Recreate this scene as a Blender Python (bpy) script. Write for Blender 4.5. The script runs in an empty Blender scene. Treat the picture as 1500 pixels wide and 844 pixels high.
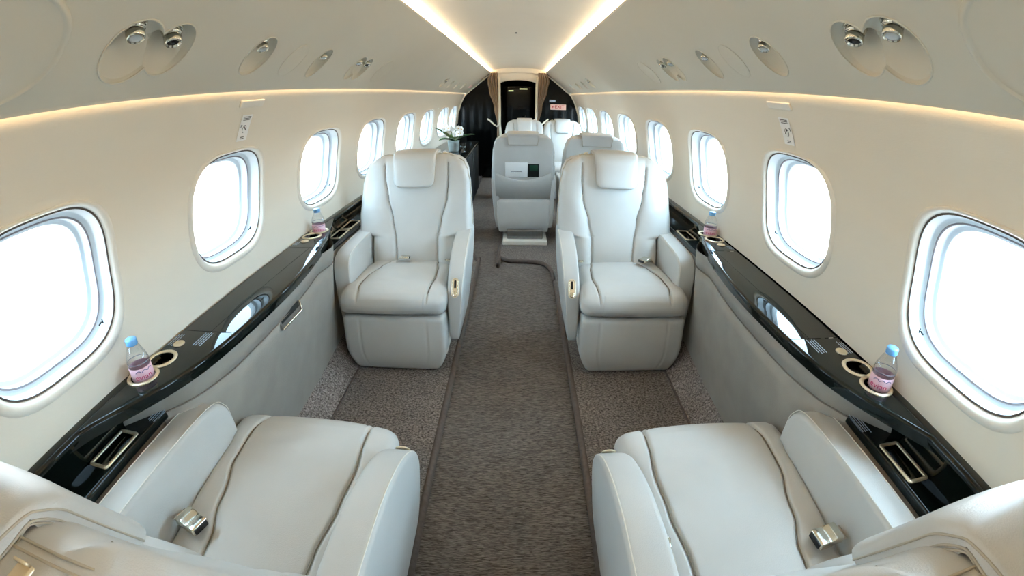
import bpy, bmesh, math, random
import numpy as np
from mathutils import Vector, Matrix

PI = math.pi
random.seed(4)
scene = bpy.context.scene
COL = scene.collection


# ------------------------------------------------------------------ materials
def lin(c):
    return tuple(((v / 255) / 12.92 if v / 255 <= 0.04045 else ((v / 255 + 0.055) / 1.055) ** 2.4) for v in c) + (1,)


def mat(name, rgb, rough=0.5, metal=0.0, var=0.06, vscale=6.0, bump=0.0, bscale=200.0, coat=0.0, spec=0.5,
        emit=None, estr=0.0, trans=0.0, ior=1.45, stretch=(1, 1, 1), alpha=1.0, sheen=0.0):
    m = bpy.data.materials.new(name)
    m.use_nodes = True
    nt = m.node_tree
    b = nt.nodes['Principled BSDF']
    c = lin(rgb)
    tc = nt.nodes.new('ShaderNodeTexCoord')
    mp = nt.nodes.new('ShaderNodeMapping')
    mp.inputs['Scale'].default_value = stretch
    nt.links.new(tc.outputs['Object'], mp.inputs[0])
    if var > 0:
        n = nt.nodes.new('ShaderNodeTexNoise')
        n.inputs['Scale'].default_value = vscale
        n.inputs['Detail'].default_value = 4
        r = nt.nodes.new('ShaderNodeValToRGB')
        r.color_ramp.elements[0].color = tuple(v * (1 - var) for v in c[:3]) + (1,)
        r.color_ramp.elements[1].color = tuple(min(1, v * (1 + var)) for v in c[:3]) + (1,)
        r.color_ramp.elements[0].position = .3
        r.color_ramp.elements[1].position = .7
        nt.links.new(mp.outputs[0], n.inputs['Vector'])
        nt.links.new(n.outputs['Fac'], r.inputs[0])
        nt.links.new(r.outputs[0], b.inputs['Base Color'])
    else:
        b.inputs['Base Color'].default_value = c
    b.inputs['Roughness'].default_value = rough
    b.inputs['Metallic'].default_value = metal
    b.inputs['Specular IOR Level'].default_value = spec
    b.inputs['Coat Weight'].default_value = coat
    b.inputs['Coat Roughness'].default_value = 0.03
    b.inputs['Transmission Weight'].default_value = trans
    b.inputs['IOR'].default_value = ior
    b.inputs['Alpha'].default_value = alpha
    b.inputs['Sheen Weight'].default_value = sheen
    if emit is not None:
        b.inputs['Emission Color'].default_value = lin(emit)
        b.inputs['Emission Strength'].default_value = estr
    if bump > 0:
        n2 = nt.nodes.new('ShaderNodeTexNoise')
        n2.inputs['Scale'].default_value = bscale
        n2.inputs['Detail'].default_value = 3
        bp = nt.nodes.new('ShaderNodeBump')
        bp.inputs['Strength'].default_value = bump
        bp.inputs['Distance'].default_value = 0.002
        nt.links.new(mp.outputs[0], n2.inputs['Vector'])
        nt.links.new(n2.outputs['Fac'], bp.inputs['Height'])
        nt.links.new(bp.outputs[0], b.inputs['Normal'])
    return m


def carpet_mat(name, dark, light, across=True, scale=1.0):
    m = bpy.data.materials.new(name)
    m.use_nodes = True
    nt = m.node_tree
    b = nt.nodes['Principled BSDF']
    tc = nt.nodes.new('ShaderNodeTexCoord')
    mp = nt.nodes.new('ShaderNodeMapping')
    mp.inputs['Scale'].default_value = (45 * scale, 330 * scale, 45) if across else (190 * scale, 240 * scale, 160)
    nt.links.new(tc.outputs['Object'], mp.inputs[0])
    n = nt.nodes.new('ShaderNodeTexNoise')
    n.inputs['Scale'].default_value = 1.0
    n.inputs['Detail'].default_value = 5
    n.inputs['Distortion'].default_value = .6
    r = nt.nodes.new('ShaderNodeValToRGB')
    r.color_ramp.elements[0].color = lin(dark)
    r.color_ramp.elements[1].color = lin(light)
    r.color_ramp.elements[0].position = .36
    r.color_ramp.elements[1].position = .68
    n3 = nt.nodes.new('ShaderNodeTexNoise')
    n3.inputs['Scale'].default_value = 5
    mx = nt.nodes.new('ShaderNodeMix')
    mx.data_type = 'RGBA'
    mx.blend_type = 'MULTIPLY'
    mx.inputs[0].default_value = .35
    nt.links.new(mp.outputs[0], n.inputs['Vector'])
    nt.links.new(tc.outputs['Object'], n3.inputs['Vector'])
    nt.links.new(n.outputs['Fac'], r.inputs[0])
    nt.links.new(r.outputs[0], mx.inputs[6])
    nt.links.new(n3.outputs['Fac'], mx.inputs[7])
    nt.links.new(mx.outputs[2], b.inputs['Base Color'])
    bp = nt.nodes.new('ShaderNodeBump')
    bp.inputs['Strength'].default_value = .8
    bp.inputs['Distance'].default_value = .004
    nt.links.new(n.outputs['Fac'], bp.inputs['Height'])
    nt.links.new(bp.outputs[0], b.inputs['Normal'])
    b.inputs['Roughness'].default_value = .95
    b.inputs['Specular IOR Level'].default_value = .1
    b.inputs['Sheen Weight'].default_value = .15
    return m


M = dict(
    leather=mat('cream_leather', (204, 203, 199), .40, var=.03, bump=.25, bscale=420, spec=.4),
    leather_top=mat('beige_leather', (206, 196, 181), .45, var=.04, bump=.25, bscale=420, spec=.4),
    seam=mat('seam_shade', (128, 119, 106), .6, var=.05),  # dark tone standing for the shade inside the seam grooves
    piping=mat('tan_piping', (186, 177, 160), .5, var=.04),
    stitch=mat('pale_thread', (236, 232, 222), .6, var=0),
    grey_leather=mat('grey_console_leather', (158, 153, 144), .55, var=.07, vscale=9, bump=.35, bscale=350, spec=.35),
    wall=mat('cream_wall_panel', (236, 228, 212), .5, var=.02, bump=.15, bscale=300, stretch=(1, .25, 1)),
    overhead=mat('overhead_panel', (208, 202, 186), .55, var=.015, vscale=3, bump=.08, bscale=300),
    ceil=mat('ceiling_panel', (236, 228, 212), .5, var=.015, vscale=3),
    trim=mat('window_trim', (238, 232, 220), .35, var=.01),
    reveal=mat('window_reveal', (202, 210, 215), .3, var=.01),
    seal=mat('window_seal', (120, 112, 104), .6, var=.05),
    satin=mat('satin_black', (7, 8, 8), .55, var=.2, spec=.2),
    gasket=mat('pale_gasket', (150, 146, 152), .5, var=.03),
    gloss=mat('black_gloss_veneer', (10, 17, 15), .02, var=.35, vscale=14, stretch=(1, .15, 1), spec=.34),
    gloss2=mat('black_bulkhead', (5, 6, 6), .12, var=.3, vscale=4, spec=.25),
    dark=mat('dark_recess', (10, 10, 11), .5, var=.1),
    gold=mat('champagne_metal', (238, 222, 192), .34, .75, var=.04, vscale=30),
    silver=mat('polished_nickel', (222, 216, 200), .14, 1.0, var=.04, vscale=20),
    pewter=mat('brushed_pewter', (150, 150, 148), .3, .9, var=.1, vscale=40),
    lens=mat('lamp_lens', (190, 196, 198), .15, var=.05, spec=.8),
    rubber=mat('black_rubber', (16, 16, 17), .4, var=.1),
    white=mat('white_card', (252, 252, 250), .55, var=.01),
    print_dark=mat('dark_ink', (40, 38, 42), .6, var=0),
    print_lt=mat('pale_ink', (190, 208, 228), .5, var=0),
    green=mat('dark_green_cover', (12, 62, 44), .4, var=.15),
    black_card=mat('black_cover', (20, 24, 24), .4, var=.1),
    red=mat('red_ink', (190, 24, 30), .5, var=0),
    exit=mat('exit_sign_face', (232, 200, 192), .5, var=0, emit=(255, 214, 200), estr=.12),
    blue_cap=mat('blue_cap', (116, 176, 232), .3, var=.02),
    pink=mat('pink_label', (246, 204, 218), .35, var=.05),
    magenta=mat('pink_ink', (206, 70, 120), .4, var=0),
    navy=mat('navy_ink', (52, 62, 130), .4, var=0),

    ice=mat('engraved_plastic', (196, 206, 224), .15, var=0, trans=.6, ior=1.3),
    belt=mat('belt_webbing', (196, 186, 172), .7, var=.08, bump=.4, bscale=600),
    curt=mat('bronze_curtain', (150, 122, 92), .42, var=.3, vscale=10, stretch=(6, 6, .5), sheen=.4),
    curt2=mat('ivory_lining', (226, 214, 192), .6, var=.05, vscale=10, stretch=(6, 6, .5)),
    leaf=mat('leaf_green', (30, 74, 24), .35, var=.3, vscale=12),
    petal=mat('white_petal', (246, 242, 240), .5, var=.03),
    yellow=mat('petal_centre', (214, 170, 70), .5, var=.1),
    pot=mat('grey_pot', (176, 184, 180), .3, var=.1, vscale=20),
    stemg=mat('stem', (84, 104, 50), .5, var=.2),
    glass=mat('drinking_glass', (240, 244, 246), .02, var=0, trans=1.0, ior=1.3),
    led=mat('led_tape', (255, 226, 184), .5, var=0, emit=(255, 228, 190), estr=60),
    led2=mat('led_tape_side', (255, 214, 158), .5, var=0, emit=(255, 228, 190), estr=8.5),
    glint_dim=mat('dim_glint', (200, 200, 150), .4, var=0, emit=(220, 220, 160), estr=1.2),  # glow that imitates light reflections in the galley
    carpet=carpet_mat('aisle_carpet', (66, 58, 53), (146, 137, 129)),
    carpet2=carpet_mat('seat_carpet', (70, 62, 57), (160, 150, 143), False, .55),
    carpet3=carpet_mat('side_carpet', (90, 82, 78), (190, 180, 176), False, .5),
    binding=mat('carpet_binding', (92, 82, 77), .8, var=.15, vscale=60, bump=.4, bscale=500),
)


def pane_mat():
    m = bpy.data.materials.new('window_pane')
    m.use_nodes = True
    nt = m.node_tree
    nt.nodes.clear()
    o = nt.nodes.new('ShaderNodeOutputMaterial')
    t = nt.nodes.new('ShaderNodeBsdfTransparent')
    t.inputs[0].default_value = (.97, .985, 1, 1)
    g = nt.nodes.new('ShaderNodeBsdfGlossy')
    g.inputs['Roughness'].default_value = .02
    x = nt.nodes.new('ShaderNodeMixShader')
    x.inputs[0].default_value = .05
    nt.links.new(t.outputs[0], x.inputs[1])
    nt.links.new(g.outputs[0], x.inputs[2])
    nt.links.new(x.outputs[0], o.inputs[0])
    return m


M['pane'] = pane_mat()


def clear_mat(name, tint, mixf):
    m = pane_mat()
    m.name = name
    nt = m.node_tree
    for nd in nt.nodes:
        if nd.type == 'BSDF_TRANSPARENT':
            nd.inputs[0].default_value = tint
        if nd.type == 'MIX_SHADER':
            lw = nt.nodes.new('ShaderNodeLayerWeight')
            lw.inputs[0].default_value = mixf
            nt.links.new(lw.outputs['Facing'], nd.inputs[0])
        if nd.type == 'BSDF_GLOSSY':
            nd.inputs['Roughness'].default_value = .06
    return m


M['pet'] = clear_mat('clear_plastic', (.95, .98, 1, 1), .22)


# ------------------------------------------------------------------ object helpers
def link(o, parent=None):
    COL.objects.link(o)
    if parent is not None:
        o.parent = parent
    return o


def mk(name, vf, material, parent=None, smooth=True, loc=None, rot=None, doubles=0.0, fixn=True):
    """vf = (verts, faces) -> one linked mesh object"""
    v, f = vf
    me = bpy.data.meshes.new(name)
    me.from_pydata([tuple(map(float, p)) for p in v], [], [tuple(map(int, q)) for q in f])
    if doubles or fixn:
        bm = bmesh.new()
        bm.from_mesh(me)
        if doubles:
            bmesh.ops.remove_doubles(bm, verts=bm.verts, dist=doubles)
        if fixn:
            bmesh.ops.recalc_face_normals(bm, faces=bm.faces)
        bm.to_mesh(me)
        bm.free()
    if smooth:
        me.polygons.foreach_set('use_smooth', [True] * len(me.polygons))
    me.materials.append(M[material])
    o = bpy.data.objects.new(name, me)
    if loc is not None:
        o.location = loc
    if rot is not None:
        o.rotation_euler = rot
    return link(o, parent)


def empty(name, loc=(0, 0, 0), rz=0.0, mirror=False):
    o = bpy.data.objects.new(name, None)
    o.empty_display_size = .05
    o.location = loc
    o.rotation_euler = (0, 0, rz)
    if mirror:
        o.scale = (-1, 1, 1)
    return link(o)


def tag(o, label=None, cat=None, group=None, kind=None):
    if label:
        o['label'] = label
    if cat:
        o['category'] = cat
    if group:
        o['group'] = group
    if kind:
        o['kind'] = kind
    return o


def join(*vfs):
    V, F = [], []
    for v, f in vfs:
        k = len(V)
        V.extend([tuple(p) for p in v])
        F.extend([tuple(i + k for i in q) for q in f])
    return V, F


def xf(vf, m):
    v, f = vf
    return [tuple(m @ Vector(p)) for p in v], f


def T(x, y, z):
    return Matrix.Translation((x, y, z))


def R(a, ax):
    return Matrix.Rotation(a, 4, ax)


def rbox(x0, x1, y0, y1, z0, z1, r=.02, n=(12, 12, 12), warp=None, rn=4):
    """dense rounded box; warp(x,y,z,nx,ny,nz) -> x,y,z"""
    lo = np.array([x0, y0, z0], float)
    hi = np.array([x1, y1, z1], float)
    r = min(r, *(0.499 * (hi - lo)))

    def ticks(a, b, k):
        e = [a + r * (1 - math.cos(t * PI / 2 / rn)) * 1.0 for t in range(rn)]
        mid = list(np.linspace(a + r, b - r, max(2, k + 1)))
        return np.array(e + mid + [a + b - q for q in reversed(e)])
    tx = [ticks(lo[i], hi[i], n[i]) for i in range(3)]
    idx = {}
    V = []
    F = []

    def vid(i, j, k):
        key = (i, j, k)
        if key not in idx:
            idx[key] = len(V)
            V.append((tx[0][i], tx[1][j], tx[2][k]))
        return idx[key]
    N = [len(t) for t in tx]
    for k in (0, N[2] - 1):
        for i in range(N[0] - 1):
            for j in range(N[1] - 1):
                F.append((vid(i, j, k), vid(i + 1, j, k), vid(i + 1, j + 1, k), vid(i, j + 1, k)))
    for j in (0, N[1] - 1):
        for i in range(N[0] - 1):
            for k in range(N[2] - 1):
                F.append((vid(i, j, k), vid(i + 1, j, k), vid(i + 1, j, k + 1), vid(i, j, k + 1)))
    for i in (0, N[0] - 1):
        for j in range(N[1] - 1):
            for k in range(N[2] - 1):
                F.append((vid(i, j, k), vid(i, j + 1, k), vid(i, j + 1, k + 1), vid(i, j, k + 1)))
    P = np.array(V)
    inner = np.clip(P, lo + r, hi - r)
    d = P - inner
    L = np.linalg.norm(d, axis=1)
    L[L < 1e-9] = 1
    nrm = d / L[:, None]
    P = inner + nrm * r
    if warp:
        P = np.array([warp(*p, *q) for p, q in zip(P, nrm)])
    return [tuple(p) for p in P], F


def tube(pts, r, seg=8, closed=False, ry=None):
    P = [Vector(p) for p in pts]
    n = len(P)
    V, F = [], []
    up = Vector((0, 0, 1))
    prev = None
    for i, p in enumerate(P):
        a = P[(i - 1) % n] if (closed or i > 0) else p
        b = P[(i + 1) % n] if (closed or i < n - 1) else p
        t = (b - a).normalized()
        if prev is None:
            s = t.cross(up)
            if s.length < 1e-3:
                s = t.cross(Vector((1, 0, 0)))
            s.normalize()
        else:
            s = (prev - t * prev.dot(t)).normalized()
        prev = s
        u = s.cross(t).normalized()
        rr = r[i] if isinstance(r, (list, tuple)) else r
        r2 = rr if ry is None else ry
        for k in range(seg):
            an = 2 * PI * k / seg
            V.append(tuple(p + s * math.cos(an) * rr + u * math.sin(an) * r2))
    m = n if closed else n - 1
    for i in range(m):
        j = (i + 1) % n
        for k in range(seg):
            k2 = (k + 1) % seg
            F.append((i * seg + k, i * seg + k2, j * seg + k2, j * seg + k))
    if not closed:
        F.append(tuple(range(seg - 1, -1, -1)))
        F.append(tuple((n - 1) * seg + k for k in range(seg)))
    return V, F


def lathe(prof, seg=32, cap=True):
    V, F = [], []
    n = len(prof)
    for r, z in prof:
        for k in range(seg):
            a = 2 * PI * k / seg
            V.append((r * math.cos(a), r * math.sin(a), z))
    for i in range(n - 1):
        for k in range(seg):
            k2 = (k + 1) % seg
            F.append((i * seg + k, i * seg + k2, (i + 1) * seg + k2, (i + 1) * seg + k))
    if cap:
        F.append(tuple(range(seg - 1, -1, -1)))
        F.append(tuple((n - 1) * seg + k for k in range(seg)))
    return V, F


def prism(poly, z0, z1, bev=0.0, nb=3):
    """closed polygon (xy) extruded z0..z1 with a rounded top edge"""
    n = len(poly)
    V, F = [], []
    rings = [(0, z0), (0, z1 - bev)]
    if bev > 0:
        for i in range(1, nb + 1):
            a = PI / 2 * i / nb
            rings.append((bev * (1 - math.cos(a)), z1 - bev + bev * math.sin(a)))
    P = [Vector((p[0], p[1])) for p in poly]
    area = sum(P[i].x * P[(i + 1) % n].y - P[(i + 1) % n].x * P[i].y for i in range(n))
    sg = 1 if area > 0 else -1
    N = []
    for i in range(n):
        t = (P[(i + 1) % n] - P[(i - 1) % n]).normalized()
        N.append(Vector((-t.y, t.x)) * sg)
    for off, z in rings:
        for i in range(n):
            q = P[i] + N[i] * off
            V.append((q.x, q.y, z))
    for a in range(len(rings) - 1):
        for i in range(n):
            j = (i + 1) % n
            F.append((a * n + i, a * n + j, (a + 1) * n + j, (a + 1) * n + i))
    F.append(tuple(range(n - 1, -1, -1)))
    F.append(tuple((len(rings) - 1) * n + i for i in range(n)))
    return V, F


def boolean(o, cutters):
    """cut the meshes (verts, faces) out of o, baked into its mesh"""
    for vf in cutters:
        me = bpy.data.meshes.new('cut')
        me.from_pydata([tuple(p) for p in vf[0]], [], [tuple(q) for q in vf[1]])
        bm = bmesh.new()
        bm.from_mesh(me)
        bmesh.ops.recalc_face_normals(bm, faces=bm.faces)
        bm.to_mesh(me)
        bm.free()
        c = bpy.data.objects.new('cut', me)
        COL.objects.link(c)
        md = o.modifiers.new('b', 'BOOLEAN')
        md.operation = 'DIFFERENCE'
        md.solver = 'EXACT'
        md.object = c
        # same local frame as the object that is cut
        c.matrix_world = Matrix.Identity(4)
        pl, par = o.matrix_basis.copy(), o.parent
        o.parent = None
        o.matrix_basis = Matrix.Identity(4)
        bpy.context.view_layer.update()
        dg = bpy.context.evaluated_depsgraph_get()
        nm = bpy.data.meshes.new_from_object(o.evaluated_get(dg))
        o.modifiers.clear()
        old = o.data
        o.data = nm
        nm.name = old.name
        o.parent = par
        o.matrix_basis = pl
        bpy.data.objects.remove(c)
        bpy.data.meshes.remove(me)


def crisp(o, ang=35):
    """flat look on hard edges, smooth elsewhere"""
    me = o.data
    bm = bmesh.new()
    bm.from_mesh(me)
    for f in bm.faces:
        f.smooth = True
    for e in bm.edges:
        if len(e.link_faces) == 2 and e.calc_face_angle(0) > math.radians(ang):
            e.smooth = False
    bm.to_mesh(me)
    bm.free()
    return o


def text_mesh(body, size, extrude=.0004, align='CENTER'):
    cu = bpy.data.curves.new('t', 'FONT')
    cu.body = body
    cu.size = size
    cu.extrude = extrude
    cu.align_x = align
    cu.align_y = 'CENTER'
    cu.resolution_u = 3
    o = bpy.data.objects.new('t', cu)
    COL.objects.link(o)
    bpy.context.view_layer.update()
    me = bpy.data.meshes.new_from_object(o.evaluated_get(bpy.context.evaluated_depsgraph_get()))
    v = [tuple(p.co) for p in me.vertices]
    f = [tuple(p.vertices) for p in me.polygons]
    bpy.data.objects.remove(o)
    bpy.data.curves.remove(cu)
    bpy.data.meshes.remove(me)
    return v, f


def interp(x, tab):
    if x <= tab[0][0]:
        return tab[0][1]
    for (a, p), (b, q) in zip(tab, tab[1:]):
        if x <= b:
            t = (x - a) / (b - a)
            t = t * t * (3 - 2 * t)
            return p + (q - p) * t
    return tab[-1][1]


def gauss(d, w):
    return math.exp(-(d / w) ** 2)


# ------------------------------------------------------------------ cabin section
YB, YF = -1.55, 7.93            # rear end behind the camera, bulkhead
RC, ZC = 1.01, .86


def wall_x(z):
    if z < .70:
        return math.sqrt(RC * RC - (.70 - ZC) ** 2) + .01
    if z <= 1.38:
        return math.sqrt(max(.01, RC * RC - (z - ZC) ** 2))
    return math.sqrt(RC * RC - (1.38 - ZC) ** 2) - .06 * (z - 1.38)


def rrect(cy, cz, hy, hz, n=64, e=3.2, shear=0.0):
    out = []
    for k in range(n):
        a = 2 * PI * k / n
        c, s = math.cos(a), math.sin(a)
        r = (abs(c) ** e + abs(s) ** e) ** (-1 / e)
        out.append((cy + hy * r * c, cz + hz * r * s, a))
    return out


def cell(loop, rect, rings):
    """quads between a hole loop and a rectangle, in parameter space; returns verts, faces and n"""
    (a0, a1, b0, b1) = rect
    n = len(loop)
    cy = sum(p[0] for p in loop) / n
    cz = sum(p[1] for p in loop) / n
    outer = []
    for p in loop:
        dy, dz = p[0] - cy, p[1] - cz
        t = 1e9
        if dy > 1e-9:
            t = min(t, (a1 - cy) / dy)
        if dy < -1e-9:
            t = min(t, (a0 - cy) / dy)
        if dz > 1e-9:
            t = min(t, (b1 - cz) / dz)
        if dz < -1e-9:
            t = min(t, (b0 - cz) / dz)
        outer.append([cy + dy * t, cz + dz * t])
    V, F = [], []
    for i in range(rings + 1):
        t = (i / rings) ** 1.3
        for k in range(n):
            V.append((loop[k][0] + (outer[k][0] - loop[k][0]) * t, loop[k][1] + (outer[k][1] - loop[k][1]) * t))
    for i in range(rings):
        for k in range(n):
            k2 = (k + 1) % n
            F.append((i * n + k, i * n + k2, (i + 1) * n + k2, (i + 1) * n + k))
    # fill the four corners
    for k in range(n):
        p, q = outer[k], outer[(k + 1) % n]
        if abs(p[0] - q[0]) > 1e-7 and abs(p[1] - q[1]) > 1e-7:
            c = (a0 if min(abs(p[0] - a0), abs(q[0] - a0)) < 1e-6 else a1, b0 if min(abs(p[1] - b0), abs(q[1] - b0)) < 1e-6 else b1)
            V.append(c)
            F.append((rings * n + k, rings * n + (k + 1) % n, len(V) - 1))
    return V, F


def grid(a0, a1, b0, b1, na, nb):
    V = [(a0 + (a1 - a0) * i / na, b0 + (b1 - b0) * j / nb) for i in range(na + 1) for j in range(nb + 1)]
    F = [(i * (nb + 1) + j, (i + 1) * (nb + 1) + j, (i + 1) * (nb + 1) + j + 1, i * (nb + 1) + j + 1)
         for i in range(na) for j in range(nb)]
    return V, F


WIN = [(-1.27, -.82), (-.44, .01), (.40, .85), (1.235, 1.69), (2.07, 2.58), (2.925, 3.53), (3.92, 4.60),
       (4.92, 5.65), (5.98, 6.80), (6.98, 7.74)]
WZ0, WZ1 = .828, 1.198
ZLO, ZHI = .70, 1.45


def build_wall(sg, name):
    parts = []
    edges = [YB]
    for a, b in zip(WIN, WIN[1:]):
        edges.append((a[1] + b[0]) / 2)
    edges.append(YF)
    for (a, b), c0, c1 in zip(WIN, edges, edges[1:]):
        lp = rrect((a + b) / 2, (WZ0 + WZ1) / 2, (b - a) / 2 + .026, (WZ1 - WZ0) / 2 + .026, 72)
        lp = [(y_, z_ - .016 * max(0, math.sin(t_)), t_) for y_, z_, t_ in lp]
        v, f = cell(lp, (c0, c1, WZ0 - .06, WZ1 + .06), 6)
        parts.append(([(sg * wall_x(z), y, z) for y, z in v], f))
        for z0, z1, nz in ((ZLO, WZ0 - .06, 6), (WZ1 + .06, ZHI, 14)):
            v, f = grid(c0, c1, z0, z1, 12, nz)
            parts.append(([(sg * wall_x(z), y, z) for y, z in v], f))
    # unseen strips added behind the mesh joints to block leaking sky light
    for c in edges:
        v, f = grid(max(YB, c - .02), min(YF, c + .02), ZLO, ZHI, 1, 20)
        parts.append(([(sg * (wall_x(z) + .004), y, z) for y, z in v], f))
    for z0 in (WZ0 - .06, WZ1 + .06):
        v, f = grid(YB, YF, z0 - .02, z0 + .02, 4, 4)
        parts.append(([(sg * (wall_x(z) + .004), y, z) for y, z in v], f))
    v, f = grid(YB, YF, .0, ZLO, 20, 8)
    parts.append(([(sg * wall_x(z), y, z) for y, z in v], f))
    o = mk(name, join(*parts), 'wall', doubles=.0004)
    return tag(o, kind='structure')


build_wall(-1, 'wall_left')
build_wall(1, 'wall_right')


def build_window(sg, a, b, idx):
    cy, cz, hy, hz = (a + b) / 2, (WZ0 + WZ1) / 2, (b - a) / 2, (WZ1 - WZ0) / 2
    root = empty('window_%d' % idx, (sg * wall_x(cz), cy, WZ0))
    tag(root, kind='structure')
    ox, oy, oz = root.location
    n = 72
    near = cy < 4

    def ringset(spec):
        V, F = [], []
        for (g, dx) in spec:
            for (y, z, ang) in rrect(cy, cz, hy + g, hz + g, n):
                z -= .62 * max(0, g) * max(0, math.sin(ang))
                V.append((sg * (wall_x(z) + dx) - ox, y - oy, z - oz))
        for i in range(len(spec) - 1):
            for k in range(n):
                k2 = (k + 1) % n
                F.append((i * n + k, i * n + k2, (i + 1) * n + k2, (i + 1) * n + k))
        return V, F
    # raised soft cream surround
    mk('trim_ring', ringset([(.031, .004), (.028, -.002), (.023, -.007), (.016, -.009), (.010, -.007), (.005, -.001), (.001, .007)]),
       'trim', root, fixn=False)
    mk('seal', ringset([(.001, .006), (.000, .010), (-.0035, .011), (-.004, .006)]), 'seal', root, fixn=False)
    mk('reveal', ringset([(-.0035, .007), (-.005, .012), (-.006, .040), (-.008, .046), (-.014, .048), (-.017, .051), (-.018, .054),
                          (-.019, .080), (-.022, .084), (-.030, .086), (-.032, .089), (-.033, .12)]), 'reveal', root, fixn=False)
    mk('pane_gasket', ringset([(-.0165, .0505), (-.0205, .0500), (-.0210, .053)]), 'gasket', root, fixn=False)
    # two panes
    for g, dx, nm in ((-.0165, .053, 'inner_pane'), (-.031, .092, 'outer_pane')):
        V = [(sg * (wall_x(z) + dx) - ox, y - oy, z - oz) for (y, z, _) in rrect(cy, cz, hy + g, hz + g, n)]
        V.append((sg * (wall_x(cz) + dx) - ox, cy - oy, cz - oz))
        F = [(k, (k + 1) % n, n) for k in range(n)]
        mk(nm, (V, F), 'pane', root, fixn=False)
    if near:
        # small dark latch hook at the lower far corner of the inner pane
        yl, zl = b - .062, WZ0 + .045
        x = sg * (wall_x(zl) + .030) - ox
        t1 = tube([(x, yl - oy - .006, zl - oz), (x, yl - oy + .006, zl - oz + .004)], .0022, 6)
        t2 = tube([(x, yl - oy + .010, zl - oz - .002), (x, yl - oy + .010, zl - oz + .010)], .0022, 6)
        mk('latch', join(t1, t2), 'rubber', root)
    return root


k = 1
for sg in (-1, 1):
    for (a, b) in WIN:
        build_window(sg, a, b, k)
        k += 1

# ------------------------------------------------------------------ overhead side panels
A0 = (.832, 1.405)
A1 = (.45, 1.735)
LP = math.hypot(A1[0] - A0[0], A1[1] - A0[1])
UX, UZ = (A1[0] - A0[0]) / LP, (A1[1] - A0[1]) / LP
NX, NZ = -UZ * -1, -UX      # out of the room (up and outwards)


def over(sg, y, s, d=0.0):
    t = s / LP
    bulge = 0
    q = d + bulge
    return (sg * (A0[0] + UX * s + NX * q), y, A0[1] + UZ * s + NZ * q)


def union_loop(circles, n=96):
    """polar outline of overlapping discs (cy, cs, ry, rs)"""
    cy = sum(c[0] for c in circles) / len(circles)
    cs = sum(c[1] for c in circles) / len(circles)
    out = []
    for k in range(n):
        a = 2 * PI * k / n
        dy, ds = math.cos(a), math.sin(a)
        best = 0
        for (y, s, ry, rs) in circles:
            A = (dy / ry) ** 2 + (ds / rs) ** 2
            B = 2 * ((cy - y) * dy / ry ** 2 + (cs - s) * ds / rs ** 2)
            Cc = ((cy - y) / ry) ** 2 + ((cs - s) / rs) ** 2 - 1
            D = B * B - 4 * A * Cc
            if D >= 0:
                best = max(best, (-B + math.sqrt(D)) / (2 * A))
        out.append((cy + dy * best, cs + ds * best, a))
    return out


RECESS = [
    [(.778, .128, .080, .082), (.897, .137, .068, .074)],
    [(1.300, .135, .066, .075)],
    [(1.765, .132, .055, .074)],
    [(2.195, .130, .065, .074), (2.300, .130, .060, .074)],
]
RECESS_FAR = [[(4.90, .13, .12, .074)], [(5.40, .12, .10, .06)], [(5.95, .12, .12, .06)], [(6.6, .12, .14, .06)]]


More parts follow.
